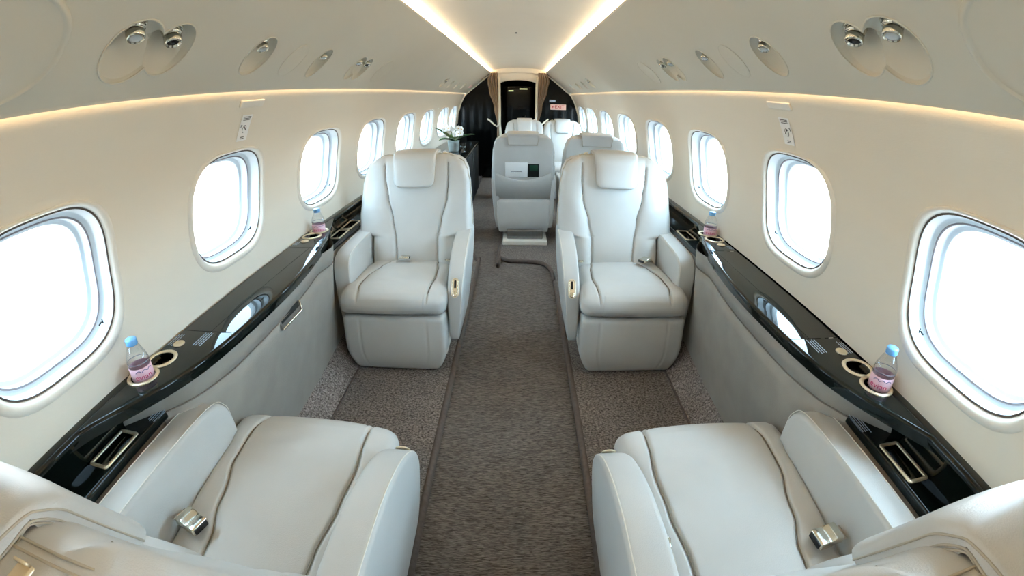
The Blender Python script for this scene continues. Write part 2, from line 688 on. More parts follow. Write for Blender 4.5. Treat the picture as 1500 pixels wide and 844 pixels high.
def build_over(sg, name, parent):
    dy = 0 if sg < 0 else -.025
    parts = []
    recs = sorted([[(c[0] + dy, c[1], c[2], c[3]) for c in r] for r in RECESS + RECESS_FAR], key=lambda r: r[0][0])
    y = YB
    for r in recs:
        c0 = min(c[0] - c[2] for c in r) - .03
        c1 = max(c[0] + c[2] for c in r) + .03
        v, f = grid(y, c0, 0, LP, max(4, int((c0 - y) / .05)), 16)
        parts.append(([over(sg, a, b) for a, b in v], f))
        s0, s1 = .03, .24
        lp = union_loop(r, 112)
        v, f = cell(lp, (c0, c1, s0, s1), 5)
        parts.append(([over(sg, a, b) for a, b in v], f))
        for q0, q1, nq in ((0, s0, 2), (s1, LP, 10)):
            v, f = grid(c0, c1, q0, q1, 6, nq)
            parts.append(([over(sg, a, b) for a, b in v], f))
        # bowl: deep at the upper end where the nozzle sits, running out flush at the lower end
        n = len(lp)
        rings = 16
        V, F = [], []
        my = sum(p[0] for p in lp) / n
        ms = sum(p[1] for p in lp) / n + .02

        def depth(yy, ss, edge):
            best = 0
            for (cy, cs, ry, rs) in r:
                q = ((yy - cy) / ry) ** 2 + ((ss - cs) / rs) ** 2
                if q < 1:
                    up = min(1, max(0, (ss - (cs - rs)) / (2 * rs)))
                    best = max(best, (1 - q) ** .5 * (.012 + .060 * up ** 1.1) * (.8 if len(r) == 1 else 1))
            return best + (.004 if edge else 0)
        for i in range(rings + 1):
            t = 1 - i / rings
            t = t ** .8 if i else 1
            for p in lp:
                yy, ss = my + (p[0] - my) * t, ms + (p[1] - ms) * t
                V.append(over(sg, yy, ss, 0 if i == 0 else depth(yy, ss, True)))
        # small rounded lip round the opening
        for i in range(rings):
            for k_ in range(n):
                k2 = (k_ + 1) % n
                F.append((i * n + k_, i * n + k2, (i + 1) * n + k2, (i + 1) * n + k_))
        parts.append((V, F))
        y = c1
    v, f = grid(y, YF, 0, LP, 30, 16)
    parts.append(([over(sg, a, b) for a, b in v], f))
    # returns at the two long edges: lower lip towards the wall, upper lip over the light trough
    lipv = [(A0[0] + .004, A0[1] - .006), (A0[0] + .012, A0[1] - .004), (A0[0] + .014, A0[1] + .06)]
    V, F = [], []
    pr = [A0] + lipv
    for j, (x, z) in enumerate(pr):
        for yy in (YB, YF):
            V.append((sg * x, yy, z))
    for j in range(len(pr) - 1):
        F.append((2 * j, 2 * j + 1, 2 * j + 3, 2 * j + 2))
    parts.append((V, F))
    V, F = [], []
    pr = [A1, (A1[0] - .004, A1[1] + .008), (A1[0] + .004, A1[1] + .012), (A1[0] + .07, A1[1] - .02)]
    for j, (x, z) in enumerate(pr):
        for yy in (YB, YF):
            V.append((sg * x, yy, z))
    for j in range(len(pr) - 1):
        F.append((2 * j, 2 * j + 1, 2 * j + 3, 2 * j + 2))
    parts.append((V, F))
    o = crisp(mk(name, join(*parts), 'overhead', parent, doubles=.0003), 28)
    rims = []
    for r in recs:
        lp = union_loop(r, 96)
        rims.append(tube([over(sg, a, b, -.0006) for a, b, _ in lp], .0024, 6, True))
    rm = mk('recess_rim', join(*rims), 'overhead', parent)
    rm.location.z = -1.8
    return o


ceil = empty('ceiling', (0, 0, 1.8))
tag(ceil, kind='structure')
for sg in (-1, 1):
    o = build_over(sg, 'overhead_panel', ceil)
    o.location.z = -1.8
# centre vault above the two light troughs
V, F = [], []
prof = [(-.545, 1.715), (-.535, 1.745)] + [(x, 1.758 + .058 * (1 - (x / .52) ** 2)) for x in np.linspace(-.52, .52, 33)] + [(.535, 1.745), (.545, 1.715)]
ys = list(np.linspace(YB, YF, 90))
for yy in ys:
    for (x, z) in prof:
        # shallow moulded joints across the vault, far down the cabin
        dz = -.006 * sum(gauss(yy - q, .05) for q in (5.2, 6.3, 7.2))
        V.append((x, yy, z + dz - 1.8))
n = len(prof)
for i in range(len(ys) - 1):
    for j in range(n - 1):
        F.append((i * n + j, i * n + j + 1, (i + 1) * n + j + 1, (i + 1) * n + j))
mk('centre_panel', (V, F), 'ceil', ceil, fixn=False)

# outer shell of the fuselage above the cabin lining
V, F = [], []
prof = [(.945, 1.235), (1.06, 1.30), (1.10, 1.45), (1.02, 1.66), (.82, 1.86), (.50, 1.98), (0, 2.03)]
prof = [(-x, z) for x, z in prof] + [(x, z) for x, z in reversed(prof[:-1])]
for yy in (YB, YF + .06):
    for (x, z) in prof:
        V.append((x, yy, z - 1.8))
n = len(prof)
F = [(j, j + 1, n + j + 1, n + j) for j in range(n - 1)]
mk('outer_shell', (V, F), 'ceil', ceil, fixn=False)

# led tape in the two ceiling troughs and behind the two lower lips
for sg in (-1, 1):
    sd = 'left' if sg < 0 else 'right'
    V, F = rbox(-.006, .006, YB + .1, YF - .06, -.002, .002, .001, (1, 40, 1), rn=1)
    o = mk('light_strip', (V, F), 'led', loc=(sg * .462, 0, 1.749))
    tag(o, 'warm white light strip glowing along the %s edge of the ceiling vault' % sd, 'light strip', 'light strips of the ceiling vault')
for sg in (-1, 1):
    sd = 'left' if sg < 0 else 'right'
    o = mk('light_strip', rbox(-.004, .004, YB + .1, YF - .06, -.002, .002, .001, (1, 40, 1), rn=1), 'led2', loc=(sg * .855, 0, 1.425))
    tag(o, 'warm light strip tucked above the windows behind the %s overhead panel' % sd, 'light strip', 'light strips above the windows')

# small ceiling sensor
o = mk('ceiling_sensor', rbox(-.008, .008, -.014, .014, -.006, .004, .002, (1, 1, 1)), 'pewter', loc=(0, 3.60, 1.812))
tag(o, 'tiny grey sensor in the middle of the ceiling vault', 'sensor')


# ------------------------------------------------------------------ overhead fittings
def over_frame(sg, y, s, d=0.0):
    p = Vector(over(sg, y, s, d))
    nrm = Vector((sg * NX, 0, NZ))          # out of room
    return p, nrm


def nozzle(sg, y, s, r, depth, black, label, grp, scale=1.0):
    p, nrm = over_frame(sg, y, s, depth)
    root = empty('reading_light' if not black else 'air_nozzle')
    root.location = p
    axis = Vector((sg * -.28, -.30, -1.0)).normalized()     # points down into the cabin, towards the seat behind the camera
    q = axis.to_track_quat('Z', 'Y')
    root.rotation_mode = 'QUATERNION'
    root.rotation_quaternion = q
    prof = [(r * .95, -.03), (r * .95, .004), (r * 1.05, .006), (r * 1.05, .010), (r * .82, .011), (r * .82, .014), (r, .016), (r, .030), (r * .9, .033), (r * .74, .033), (r * .72, .026)]
    mk('housing', lathe(prof, 28), 'silver', root)
    if black:
        mk('outlet', lathe([(r * .72, .024), (r * .72, .0275), (r * .3, .0275), (r * .25, .031), (.0005, .031)], 24), 'rubber', root)
    else:
        mk('lens', lathe([(r * .74, .026), (r * .7, .031), (r * .4, .034), (.0005, .035)], 24), 'lens', root)
    # swivel collar let into the recess
    mk('collar', lathe([(r * 1.25, -.012), (r * 1.3, -.004), (r * 1.2, .001), (r * .96, .002)], 28), 'silver', root)
    tag(root, label, 'reading light' if not black else 'air nozzle', grp)
    return root


for sg in (-1, 1):
    sd, dy = ('left', 0) if sg < 0 else ('right', -.025)
    nozzle(sg, .768 + dy, .178, .021, .022, False, 'polished reading light in the large double recess, %s overhead panel' % sd, 'reading lights overhead')
    nozzle(sg, .892 + dy, .172, .021, .022, True, 'polished air nozzle with black mouth in the large double recess, %s overhead panel' % sd, 'air nozzles overhead')
    nozzle(sg, 1.293 + dy, .178, .018, .022, False, 'small metal reading light in first single oval recess, %s overhead panel' % sd, 'reading lights overhead')
    nozzle(sg, 1.757 + dy, .175, .016, .022, False, 'small metal reading light in second single oval recess, %s overhead panel' % sd, 'reading lights overhead')
    nozzle(sg, 2.18 + dy, .175, .018, .022, False, 'metal reading light in far double recess, %s overhead panel' % sd, 'reading lights overhead')
    nozzle(sg, 2.30 + dy, .175, .018, .022, True, 'metal air nozzle in far double recess, %s overhead panel' % sd, 'air nozzles overhead')
    nozzle(sg, 4.90 + dy, .165, .018, .018, True, 'distant dark air nozzle near bulkhead end of the %s overhead panel' % sd, 'air nozzles overhead')

    # flush speaker grilles: thin rimmed ovals
    for (cy, cs, ry, rs, lab) in ((1.545, .132, .062, .074, 'flush oval speaker grille between two single lamp recesses, %s overhead panel' % sd),
                                  (2.645, .132, .10, .085, 'flush oval speaker grille beyond the far double recess, %s overhead panel' % sd)):
        V, F = [], []
        prof_ = [(1.0, .002), (1.0, -.0025), (.97, -.003), (.94, -.0005), (.9, -.0015)] + [(.9 - .1 * i, -.0015) for i in range(1, 9)]
        n = 64
        for (g, d) in prof_:
            for k in range(n):
                a = 2 * PI * k / n
                V.append(over(sg, cy + dy + ry * g * math.cos(a), cs + rs * g * math.sin(a), d))
        F = [(i * n + k, i * n + (k + 1) % n, (i + 1) * n + (k + 1) % n, (i + 1) * n + k) for i in range(len(prof_) - 1) for k in range(n)]
        F.append(tuple((len(prof_) - 1) * n + k for k in range(n)))
        o = mk('speaker_grille', (V, F), 'overhead', fixn=False)
        tag(o, lab, 'speaker', 'speaker grilles overhead')

    # big oval access cover close to the camera, standing slightly proud
    V, F = [], []
    prof_ = [(1.03, .004), (1.03, -.003), (1.015, -.011), (.99, -.015), (.965, -.015), (.955, -.011), (.94, -.011)] + [(.94 - .094 * i, -.011) for i in range(1, 10)]
    n = 96
    for (g, d) in prof_:
        for (a, b, _) in rrect(.335 + dy, .140, .250 * g, .125 * g, n, 2.5):
            V.append(over(sg, a, b, d))
    F = [(i * n + k, i * n + (k + 1) % n, (i + 1) * n + (k + 1) % n, (i + 1) * n + k) for i in range(len(prof_) - 1) for k in range(n)]
    F.append(tuple((len(prof_) - 1) * n + k for k in range(n)))
    o = mk('access_cover', (V, F), 'overhead', fixn=False)
    tag(o, 'large raised oval cover at the near end of the %s overhead panel' % sd, 'cover', 'large oval overhead covers')

    # little raised bar under the overhead edge and the placard below it
    zc = 1.360
    o = mk('coat_hook_cover', rbox(-.004, .006, -.078, .078, -.013, .013, .006, (1, 8, 2)), 'trim', loc=(sg * (wall_x(zc) - .004), 1.487 if sg < 0 else 1.447, zc), rot=(0, sg * -math.atan2(zc - ZC, wall_x(zc)), 0))
    tag(o, 'small raised cream bar high on the %s wall above a placard' % sd, 'wall fitting', 'raised cream bars')
    if True:
        yc = 1.492 if sg < 0 else 1.452
        V, F = [], []
        zs = np.linspace(1.234, 1.322, 7)
        for z in zs:
            for y_ in (yc - .034, yc + .034):
                V.append((sg * (wall_x(z) - .002), y_, z))
        for i in range(6):
            F.append((2 * i, 2 * i + 1, 2 * i + 3, 2 * i + 2))
        pl = mk('placard', (V, F), 'white', fixn=False)
        tag(pl, 'white instruction placard on the %s wall above the second window' % sd, 'placard', 'white wall placards')
        parts = []

        def wp(u, w, d=.0028):       # u along y, w = height
            z = 1.234 + w
            return (sg * (wall_x(z) - d), yc + u, z)

        def bar(u0, w0, u1, w1, t=.0012):
            return tube([wp(u0, w0), wp(u1, w1)], t, 5)
        rnd = random.Random(7)
        for row, w in enumerate((.081, .076, .071)):
            u = -.022
            while u < .022:
                L = rnd.uniform(.003, .007)
                parts.append(bar(u, w, min(u + L, .024), w, .0011))
                u += L + .002
        ang = [a / 10 * PI * 1.5 for a in range(11)]
        parts.append(tube([wp(.012 * math.cos(a), .040 + .013 * math.sin(a)) for a in ang], .0008, 5))
        parts.append(bar(-.006, .050, .012, .036, .0016))
        parts.append(bar(-.026, .055, -.026, .047, .0010))
        parts.append(bar(-.026, .055, -.020, .055, .0010))
        for w in (.013, .008):
            parts.append(bar(-.012, w, .010, w, .0012))
        mk('print', join(*parts), 'print_dark', pl)
# tiny red lettered placard at the bulkhead end of the left overhead panel
V = [over(-1, 7.2, .11, -.003), over(-1, 7.6, .11, -.003), over(-1, 7.6, .17, -.003), over(-1, 7.2, .17, -.003)]
o = mk('small_placard', (V, [(0, 1, 2, 3)]), 'exit', fixn=False)
tag(o, 'tiny reddish placard at the bulkhead end of the overhead panel above the plant', 'placard')

# ------------------------------------------------------------------ floor
fl = empty('floor', (0, 0, 0))
tag(fl, kind='structure')


def edge_right(y):
    return interp(y, [(3.0, .293), (3.45, .285), (3.60, .25), (3.70, .15), (3.74, -.02), (3.82, -.12), (4.0, -.15), (7.93, -.15)])


def edge_left(y):
    return interp(y, [(3.4, -.293), (4.2, -.45), (5.0, -.56), (7.93, -.60)])


right_pts = [(.293, YB), (.293, 3.0), (.291, 3.25), (.284, 3.45), (.268, 3.57), (.235, 3.65), (.18, 3.695), (.10, 3.71), (.02, 3.715), (-.05, 3.725), (-.10, 3.76), (-.135, 3.82), (-.15, 3.92), (-.15, YF)]
left_pts = [(-.293, YB), (-.293, 3.3), (-.32, 3.7), (-.42, 4.2), (-.52, 4.8), (-.57, 5.5), (-.60, YF)]


def smooth_pts(p, n=6):
    out = []
    for i in range(len(p) - 1):
        p0 = np.array(p[max(0, i - 1)])
        p1 = np.array(p[i])
        p2 = np.array(p[i + 1])
        p3 = np.array(p[min(len(p) - 1, i + 2)])
        if np.linalg.norm(p2 - p1) > 1:
            out.append(tuple(p1))
            continue
        for k_ in range(n):
            t = k_ / n
            q = .5 * ((2 * p1) + (-p0 + p2) * t + (2 * p0 - 5 * p1 + 4 * p2 - p3) * t * t + (-p0 + 3 * p1 - 3 * p2 + p3) * t ** 3)
            out.append(tuple(q))
    out.append(p[-1])
    return out


rp, lpnt = right_pts, left_pts
aisle = list(lpnt) + [(-.60, YF + 2), (.45, YF + 2), (.45, YF + .02), (-.15, YF)] + list(reversed(rp))
o = mk('aisle_carpet', ([(x, y, -.030) for x, y in aisle], [tuple(range(len(aisle)))]), 'carpet', fl, smooth=False)
# seat platforms, a centimetre higher than the aisle
rpoly = list(rp) + [(.80, YF), (.80, YB)]
mk('seat_carpet', ([(x, y, 0) for x, y in rpoly], [tuple(range(len(rpoly)))]), 'carpet2', fl, smooth=False)
lpoly = list(lpnt) + [(-.80, YF), (-.80, YB)]
mk('seat_carpet', ([(x, y, 0) for x, y in lpoly], [tuple(range(len(lpoly)))]), 'carpet2', fl, smooth=False)
for pts, s in ((rp, 1), (lpnt, -1)):
    path = [(x + s * .008, y, -.012) for x, y in smooth_pts(pts, 5)]
    mk('edge_binding', tube(path, .016, 10, ry=.018), 'binding', fl)
for s in (-1, 1):
    V = []
    prof = [(.80, .0), (.815, .004), (.90, .085), (.93, .125), (.965, .16), (1.0, .17)]
    for yy in (YB, YF):
        for (x, z) in prof:
            V.append((s * x, yy, z))
    n = len(prof)
    F = [(j, j + 1, n + j + 1, n + j) for j in range(n - 1)]
    mk('side_carpet', (V, F), 'carpet3', fl, fixn=False)
    mk('side_binding', tube([(s * .80, YB, .002), (s * .80, YF, .002)], .006, 6, ry=.004), 'binding', fl)
# plain sub floor so that nothing is seen below the aisle
mk('sub_floor', rbox(-1.0, 1.0, YB, YF + 2.2, -.07, -.04, .002, (1, 1, 1), rn=1), 'dark', fl)

# rear end of the cabin, behind the camera
V, F = rbox(-1.1, 1.1, YB - .05, YB, -.05, 1.9, .004, (1, 1, 1), rn=1)
tag(mk('wall_rear', (V, F), 'wall', smooth=False), kind='structure')

# ------------------------------------------------------------------ bulkhead with doorway
bk = empty('wall_bulkhead', (0, YF, 0))
tag(bk, kind='structure')


def bulk_half(z):
    if z < 1.40:
        return wall_x(z) if z > .7 else 1.0
    return max(.02, .84 - (z - 1.40) * 1.18)


for s in (-1, 1):
    V, F = [], []
    zs = list(np.linspace(-.06, 1.735, 31))
    th = .06
    inn = .34
    for z in zs:
        xo = max(inn + .02, bulk_half(z) + .02)
        for (x, y_) in ((inn, 0), (xo, 0), (xo, th), (inn, th)):
            V.append((s * x, y_, z))
    for i in range(len(zs) - 1):
        for k in range(4):
            k2 = (k + 1) % 4
            F.append((4 * i + k, 4 * i + k2, 4 * i + 4 + k2, 4 * i + 4 + k))
    F.append((0, 1, 2, 3))
    F.append(tuple(4 * (len(zs) - 1) + k for k in range(4)))
    o = mk('black_panel', (V, F), 'gloss2', bk, smooth=False)
    # slightly wavy polished face: vertical flutes that catch the windows
    V, F = [], []
    nx, nz = 120, 40
    for i in range(nx + 1):
        for j in range(nz + 1):
            z = .02 + 1.36 * j / nz
            x0, x1 = .36, min(.98, bulk_half(z) - .02)
            x = x0 + (x1 - x0) * i / nx
            V.append((s * x, -.004 - .0016 * math.sin(x * 46) * gauss(z - 1.0, .32), z))
    F = [(i * (nz + 1) + j, (i + 1) * (nz + 1) + j, (i + 1) * (nz + 1) + j + 1, i * (nz + 1) + j + 1) for i in range(nx) for j in range(nz)]
    mk('fluted_panel', (V, F), 'gloss2', bk, fixn=False)
# curved cream header over the doorway
V, F = [], []
xs = list(np.linspace(-.46, .46, 33))
for x in xs:
    zb = 1.50 + .115 * math.sqrt(max(0, 1 - (x / .36) ** 2))
    zt = 1.78
    zm = 1.70 + .06 * (1 - (x / .47) ** 2)
    for (y_, z) in ((.05, zb), (-.03, zb), (-.035, zb + .012), (-.03, zm - .03), (-.05, zm - .018), (-.055, zm), (-.055, zt + .05), (.05, zt + .05)):
        V.append((x, y_, z))
n = 8
for i in range(len(xs) - 1):
    for k in range(n):
        k2 = (k + 1) % n
        F.append((i * n + k, i * n + k2, (i + 1) * n + k2, (i + 1) * n + k))
crisp(mk('door_header', (V, F), 'ceil', bk))
# slim pale border following the overhead panels
for s in (-1, 1):
    path = [(s * .43, -.012, 1.722), (s * .60, -.012, 1.592), (s * .78, -.012, 1.438), (s * .835, -.012, 1.397), (s * .87, -.012, 1.36), (s * .93, -.012, 1.24), (s * .985, -.012, 1.06), (s * 1.0, -.012, .9)]
    mk('edge_trim', tube(path, .014, 6), 'ceil', bk)
mk('lintel_wall', rbox(-1.1, 1.1, .045, .07, 1.60, 2.0, .003, (1, 1, 1), rn=1), 'dark', bk, smooth=False)

# dark galley passage seen through the doorway
gl = empty('galley_passage', (0, YF + .07, 0))
tag(gl, 'black glossy galley passage beyond the doorway in the far bulkhead', 'galley')
for s in (-1, 1):
    mk('cabinet_wall', rbox(min(s * .34, s * .42), max(s * .34, s * .42), 0, 1.9, 0, 1.75, .004, (1, 1, 1), rn=1), 'gloss2', gl, smooth=False)
    for z0, z1 in ((.35, .85), (.88, 1.25), (1.28, 1.6)):
        dr = mk('door', rbox(-.006, .006, .12, .86, z0, z1, .004, (1, 1, 1)), 'gloss', gl, loc=(s * .335, 0, 0))
        mk('handle', tube([(-s * .014, .80, (z0 + z1) / 2 - .05), (-s * .014, .80, (z0 + z1) / 2 + .05)], .005, 8), 'pewter', dr)
mk('end_door', rbox(-.34, .34, 1.86, 1.9, 0, 1.75, .004, (1, 1, 1), rn=1), 'gloss', gl, smooth=False)
mk('roof_panel', rbox(-.42, .42, 0, 1.9, 1.72, 1.75, .004, (1, 1, 1), rn=1), 'dark', gl, smooth=False)
mk('door_handle', tube([(.08, 1.84, .93), (.14, 1.82, .93), (.15, 1.82, .97)], .014, 8), 'silver', gl)
mk('wall_glint', rbox(-.20, -.10, 1.83, 1.86, 1.45, 1.47, .004, (1, 1, 1)), 'glint_dim', gl)  # glowing bars added in place of light reflections on the end door
mk('wall_glint', rbox(.02, .18, 1.83, 1.86, 1.49, 1.51, .004, (1, 1, 1)), 'glint_dim', gl)

# exit sign and the small notice above it
es = empty('exit_sign', (.655, YF - .012, 1.175))
mk('sign_plate', rbox(-.128, .128, -.012, .0, -.045, .045, .006, (2, 1, 1)), 'exit', es)
tx = text_mesh('EXIT', .075)
mk('lettering', xf(tx, T(.022, -.0135, .0) @ R(PI / 2, 'X')), 'red', es, smooth=False)
mk('arrow', join(tube([(-.098, -.014, 0), (-.062, -.014, 0)], .004, 6), tube([(-.086, -.014, .016), (-.1, -.014, 0), (-.086, -.014, -.016)], .004, 6)), 'red', es)
tag(es, 'pale sign with red EXIT lettering on the black bulkhead', 'exit sign')
o = mk('notice', rbox(-.05, .05, -.004, 0, -.018, .018, .002, (1, 1, 1)), 'print_lt', loc=(.56, YF - .012, 1.275))
tag(o, 'small grey notice on the black bulkhead above the exit sign', 'notice')


# curtains tied back either side of the doorway
def curtain(s, nm_label):
    root = empty('curtain', (s * .38, YF - .10, .05))
    V, F = [], []
    nz, nx = 46, 60
    for j in range(nz + 1):
        z = 1.70 * j / nz          # 0 bottom, 1.70 top
        zz = z + .05
        outer = interp(zz, [(0, .40), (.70, .335), (.90, .335), (1.15, .385), (1.45, .47), (1.60, .50), (1.75, .44)])
        innr = interp(zz, [(0, .24), (.70, .285), (.90, .30), (1.15, .305), (1.45, .315), (1.75, .325)])
        ztop = 0
        for i in range(nx + 1):
            t = i / nx
            x = innr + (outer - innr) * t
            amp = .018 + .010 * min(1, max(0, (zz - .9) / .8))
            if abs(zz - .9) < .1:
                amp *= .5
            y_ = amp * math.sin(t * PI * 9 + .3 * math.sin(zz * 3))
            lim = 1.735 - max(0, x - .42) * .85
            V.append((s * (x - .38), y_, min(zz, lim) - .05))
    for i in range(nz):
        for j in range(nx):
            a = i * (nx + 1) + j
            F.append((a, a + 1, a + nx + 2, a + nx + 1))
    o = mk('drape', (V, F), 'curt', root, fixn=False)
    sol = o.modifiers.new('s', 'SOLIDIFY')
    sol.thickness = .004
    # ivory lining on the doorway edge
    pts = [(s * (interp(z, [(0, .24), (.70, .285), (.90, .30), (1.15, .300), (1.45, .305), (1.75, .318)]) - .38 - .008), -.03, z - .05) for z in np.linspace(.05, 1.66, 26)]
    mk('lining', tube(pts, .013, 10, ry=.02), 'curt2', root)
    mk('tie_back', tube([(s * -.09, -.04, .84), (s * -.045, -.055, .80), (s * .0, -.05, .83), (s * .06, -.035, .885), (s * .11, -.0, .92)], .013, 8), 'curt2', root)
    tag(root, nm_label, 'curtain', 'tied back curtains')


curtain(-1, 'bronze and ivory curtain tied back beside the doorway, on the plant side')
curtain(1, 'bronze and ivory curtain tied back beside the doorway, on the exit sign side')


# ------------------------------------------------------------------ seats
BX = .024        # the backrest sits a little towards the aisle


def seam_win(z):
    return interp(z, [(.36, -.092), (.46, -.093), (.55, -.100), (.65, -.121), (.78, -.154), (.89, -.172), (1.0, -.178)])


def seam_ais(z):
    return interp(z, [(.36, .137), (.46, .137), (.55, .138), (.65, .157), (.77, .188), (.87, .194), (1.0, .192)])


def back_half(z):
    return .94 * interp(z, [(.34, .262), (.566, .262), (.592, .350), (.66, .348), (.75, .341), (.84, .333), (.91, .318), (.955, .298), (.985, .262), (1.0, .222), (1.02, .20)])


REC = [0.0, 0.0]


def lean(z):
    return .53 + (z - .38) * .30 + REC[0] + REC[1] * max(0, z - .40)


def w_back(x, y, z, nx, ny, nz):
    u = x / .5
    hw = back_half(z)
    X = u * 2 * hw * .5 * 1.0
    X = u * hw
    f = (y + .07) / .14            # 0 front .. 1 back
    yy = lean(z)
    if ny < -.2 or f < .5:
        y_mid = lean(z)
        yfront = front_y(X, z)
        w = 1 - f * 2
        return (X + BX, y_mid + (yfront - y_mid) * max(0, min(1, w)), z)
    # back shell: flat, softly rounded
    yb = lean(z) + .075 * (2 * (f - .5)) + .0
    return (X + BX, yb, z)


def front_y(X, z):
    hw = back_half(z)
    s = -seam_win(z) if X < 0 else seam_ais(z)
    ax = abs(X)
    pu = 0
    if ax < s:
        pu = .012 * (1 - (ax / s) ** 2) + .02 * gauss(z - .50, .12)
    else:
        side = max(0, (ax - s) / max(.02, hw - s))
        pu = (.028 * (1 - .75 * min(1, max(0, (z - .72) / .15)))) * math.sin(PI * min(1, side ** .75)) + .012 * gauss(z - .50, .12)
    return lean(z) - .065 - pu + .013 * gauss(ax - s, .0050) * min(1, max(0, (.97 - z) / .04))


def seat_parts(root):
    P = root
    # --- pedestal
    mk('pedestal', rbox(-.19, .19, .25, .70, .045, .13, .01, (1, 1, 1)), 'pewter', P)
    mk('base_plate', rbox(-.235, .235, .18, .76, .001, .046, .010, (1, 1, 1)), 'trim', P)

    # --- lower shell behind the footrest and under the back
    def w_shell(x, y, z, nx, ny, nz):
        t = (z - .09) / .36
        k_ = 1 - .10 * (1 - min(1, max(0, t))) ** 2
        yy = y - (.035 * (1 - t) ** 2 if y > .5 else 0)
        return (x * k_, yy, z)
    mk('base_shell', rbox(-.256, .256, .10, .645, .085, .405, .03, (6, 6, 8), w_shell), 'leather', P)

    mk('rear_panel', rbox(BX - .285, BX + .275, .585, .652, .088, .402, .022, (4, 2, 6), lambda x, y, z, nx, ny, nz: (x * (1 - .06 * max(0, (.25 - z) / .16)), y - (.03 * max(0, (.2 - z) / .11) ** 2 if y > .6 else 0) + (REC[0] * .6), z)), 'leather', P)
    # --- footrest
    def w_foot(x, y, z, nx, ny, nz):
        t = (z - .004) / .308
        k_ = 1 - .19 * (1 - min(1, t / .42)) ** 1.6 if t < .42 else 1.0 - .012 * ((t - .42) / .58) ** 2
        yy = y
        if y < .1:
            yy -= .018 * math.sin(PI * min(1, max(0, t))) * (1 - (x / .27) ** 2)
            yy += .018 * (1 - min(1, t / .30)) ** 2
            yy += .004 * gauss(abs(x) - .17, .004)
        return (x * k_, yy, z)
    mk('footrest', rbox(-.262, .262, 0, .12, .004, .312, .022, (70, 3, 26), w_foot), 'leather', P)

    # --- seat cushion
    def seamL(y):   # window side
        return interp(y, [(.0, -.162), (.10, -.176), (.22, -.173), (.36, -.137), (.45, -.105), (.58, -.085)])

    def seamR(y):   # aisle side
        return interp(y, [(.0, .184), (.1, .188), (.2, .194), (.33, .186), (.44, .168), (.56, .158)])

    def w_cush(x, y, z, nx, ny, nz):
        X = x
        # narrower between the arms
        k_ = interp(y, [(.02, 1.0), (.10, 1.0), (.20, .93), (.6, .90)])
        X = x * k_ if x > 0 else x * interp(y, [(.02, 1.0), (.08, .99), (.16, .90), (.6, .86)])
        t = (z - .315) / .125
        zz = z
        yy = y
        if nz > .3 or z > .41:
            crown = .018 * (1 - (x / .265) ** 2)
            sl = interp(y, [(0, -.006), (.1, .004), (.3, .0), (.56, -.012)])
            zz += crown + sl
            gl_ = .011 * gauss(X - seamL(y), .0050) * min(1, max(0, (y + .05) / .05))
            gr_ = .011 * gauss(X - seamR(y), .0050)
            zz -= gl_ + gr_
            if X < seamL(y):
                zz += .007 * math.sin(PI * min(1, (seamL(y) - X) / .11))
            # soft sitting creases
            zz += .0012 * math.sin(y * 60 + 3 * math.sin(x * 14)) * gauss(y - .12, .06)
        if y < .12 and nz < .9:
            yy -= .030 * math.sin(PI * min(1, max(0, t))) * (1 - abs(x / .28) ** 3) * (1 - max(0, y) / .12)
            yy += .004 * gauss(abs(X + .035) - .2, .004) * (1 if y < .03 else 0)
        if REC[0] and yy > .3:
            yy += (yy - .3) * REC[0] / .27
        return (X, yy, zz)
    mk('seat_cushion', rbox(-.270, .270, -.005, .585, .318, .432, .045, (110, 84, 8), w_cush, rn=8), 'leather', P)

    seam_shades = []  # thin dark tubes that draw the shade of the cushion seams
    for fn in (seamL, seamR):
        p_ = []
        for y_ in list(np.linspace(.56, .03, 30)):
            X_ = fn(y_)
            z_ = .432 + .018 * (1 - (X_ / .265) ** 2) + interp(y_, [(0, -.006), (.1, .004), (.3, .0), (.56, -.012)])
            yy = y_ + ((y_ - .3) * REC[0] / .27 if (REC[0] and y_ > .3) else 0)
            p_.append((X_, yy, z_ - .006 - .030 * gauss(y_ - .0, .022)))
        seam_shades.append(tube(p_, .0019, 6))
    mk('seam_shade', join(*seam_shades), 'seam', P)

    # --- backrest
    V, F = rbox(-.5, .5, -.07, .07, .36, 1.005, .05, (120, 2, 96), w_back, rn=6)
    mk('backrest', (V, F), 'leather', P)
    seam_shades = []  # groove shade of the backrest seams, drawn as dark tubes
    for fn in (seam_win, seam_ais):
        seam_shades.append(tube([(fn(z) + BX, front_y(fn(z), z) - .0015, z) for z in np.linspace(.44, .965, 40)], .0019, 6))
    edge_cords = []
    for f_ in (.030, .018):
        p_ = [(back_half(z) + BX + .0006, lean(z) - f_, z) for z in np.linspace(.62, .975, 26)]
        p_ += [(BX + x_, lean(1.0) - f_, 1.0052) for x_ in np.linspace(.19, -.19, 12)]
        p_ += [(-back_half(z) + BX - .0006, lean(z) - f_, z) for z in np.linspace(.975, .62, 26)]
        edge_cords.append(tube(p_, .0018, 5))
    mk('seam_shade', join(*seam_shades), 'seam', P)
    mk('edge_piping', join(*edge_cords), 'piping', P)
    # back shell with literature pocket (seen on the seats that face away)
    bs = mk('back_shell', rbox(-.262, .262, -.012, .012, .375, .985, .0115, (24, 1, 40),
                               lambda x, y, z, nx, ny, nz: (BX + x / .262 * min(.300, back_half(min(z, .98)) - .003 if z > .60 else .300), lean(z) + .080 + y + .006 * math.sin(PI * (z - .375) / .61), z), rn=3), 'leather', P)
    pk = []
    for i in range(25):
        x = -.285 + .57 * i / 24
        z = .585 + .075 * (x / .285) ** 2
        pk.append((x, z))
    V, F = [], []
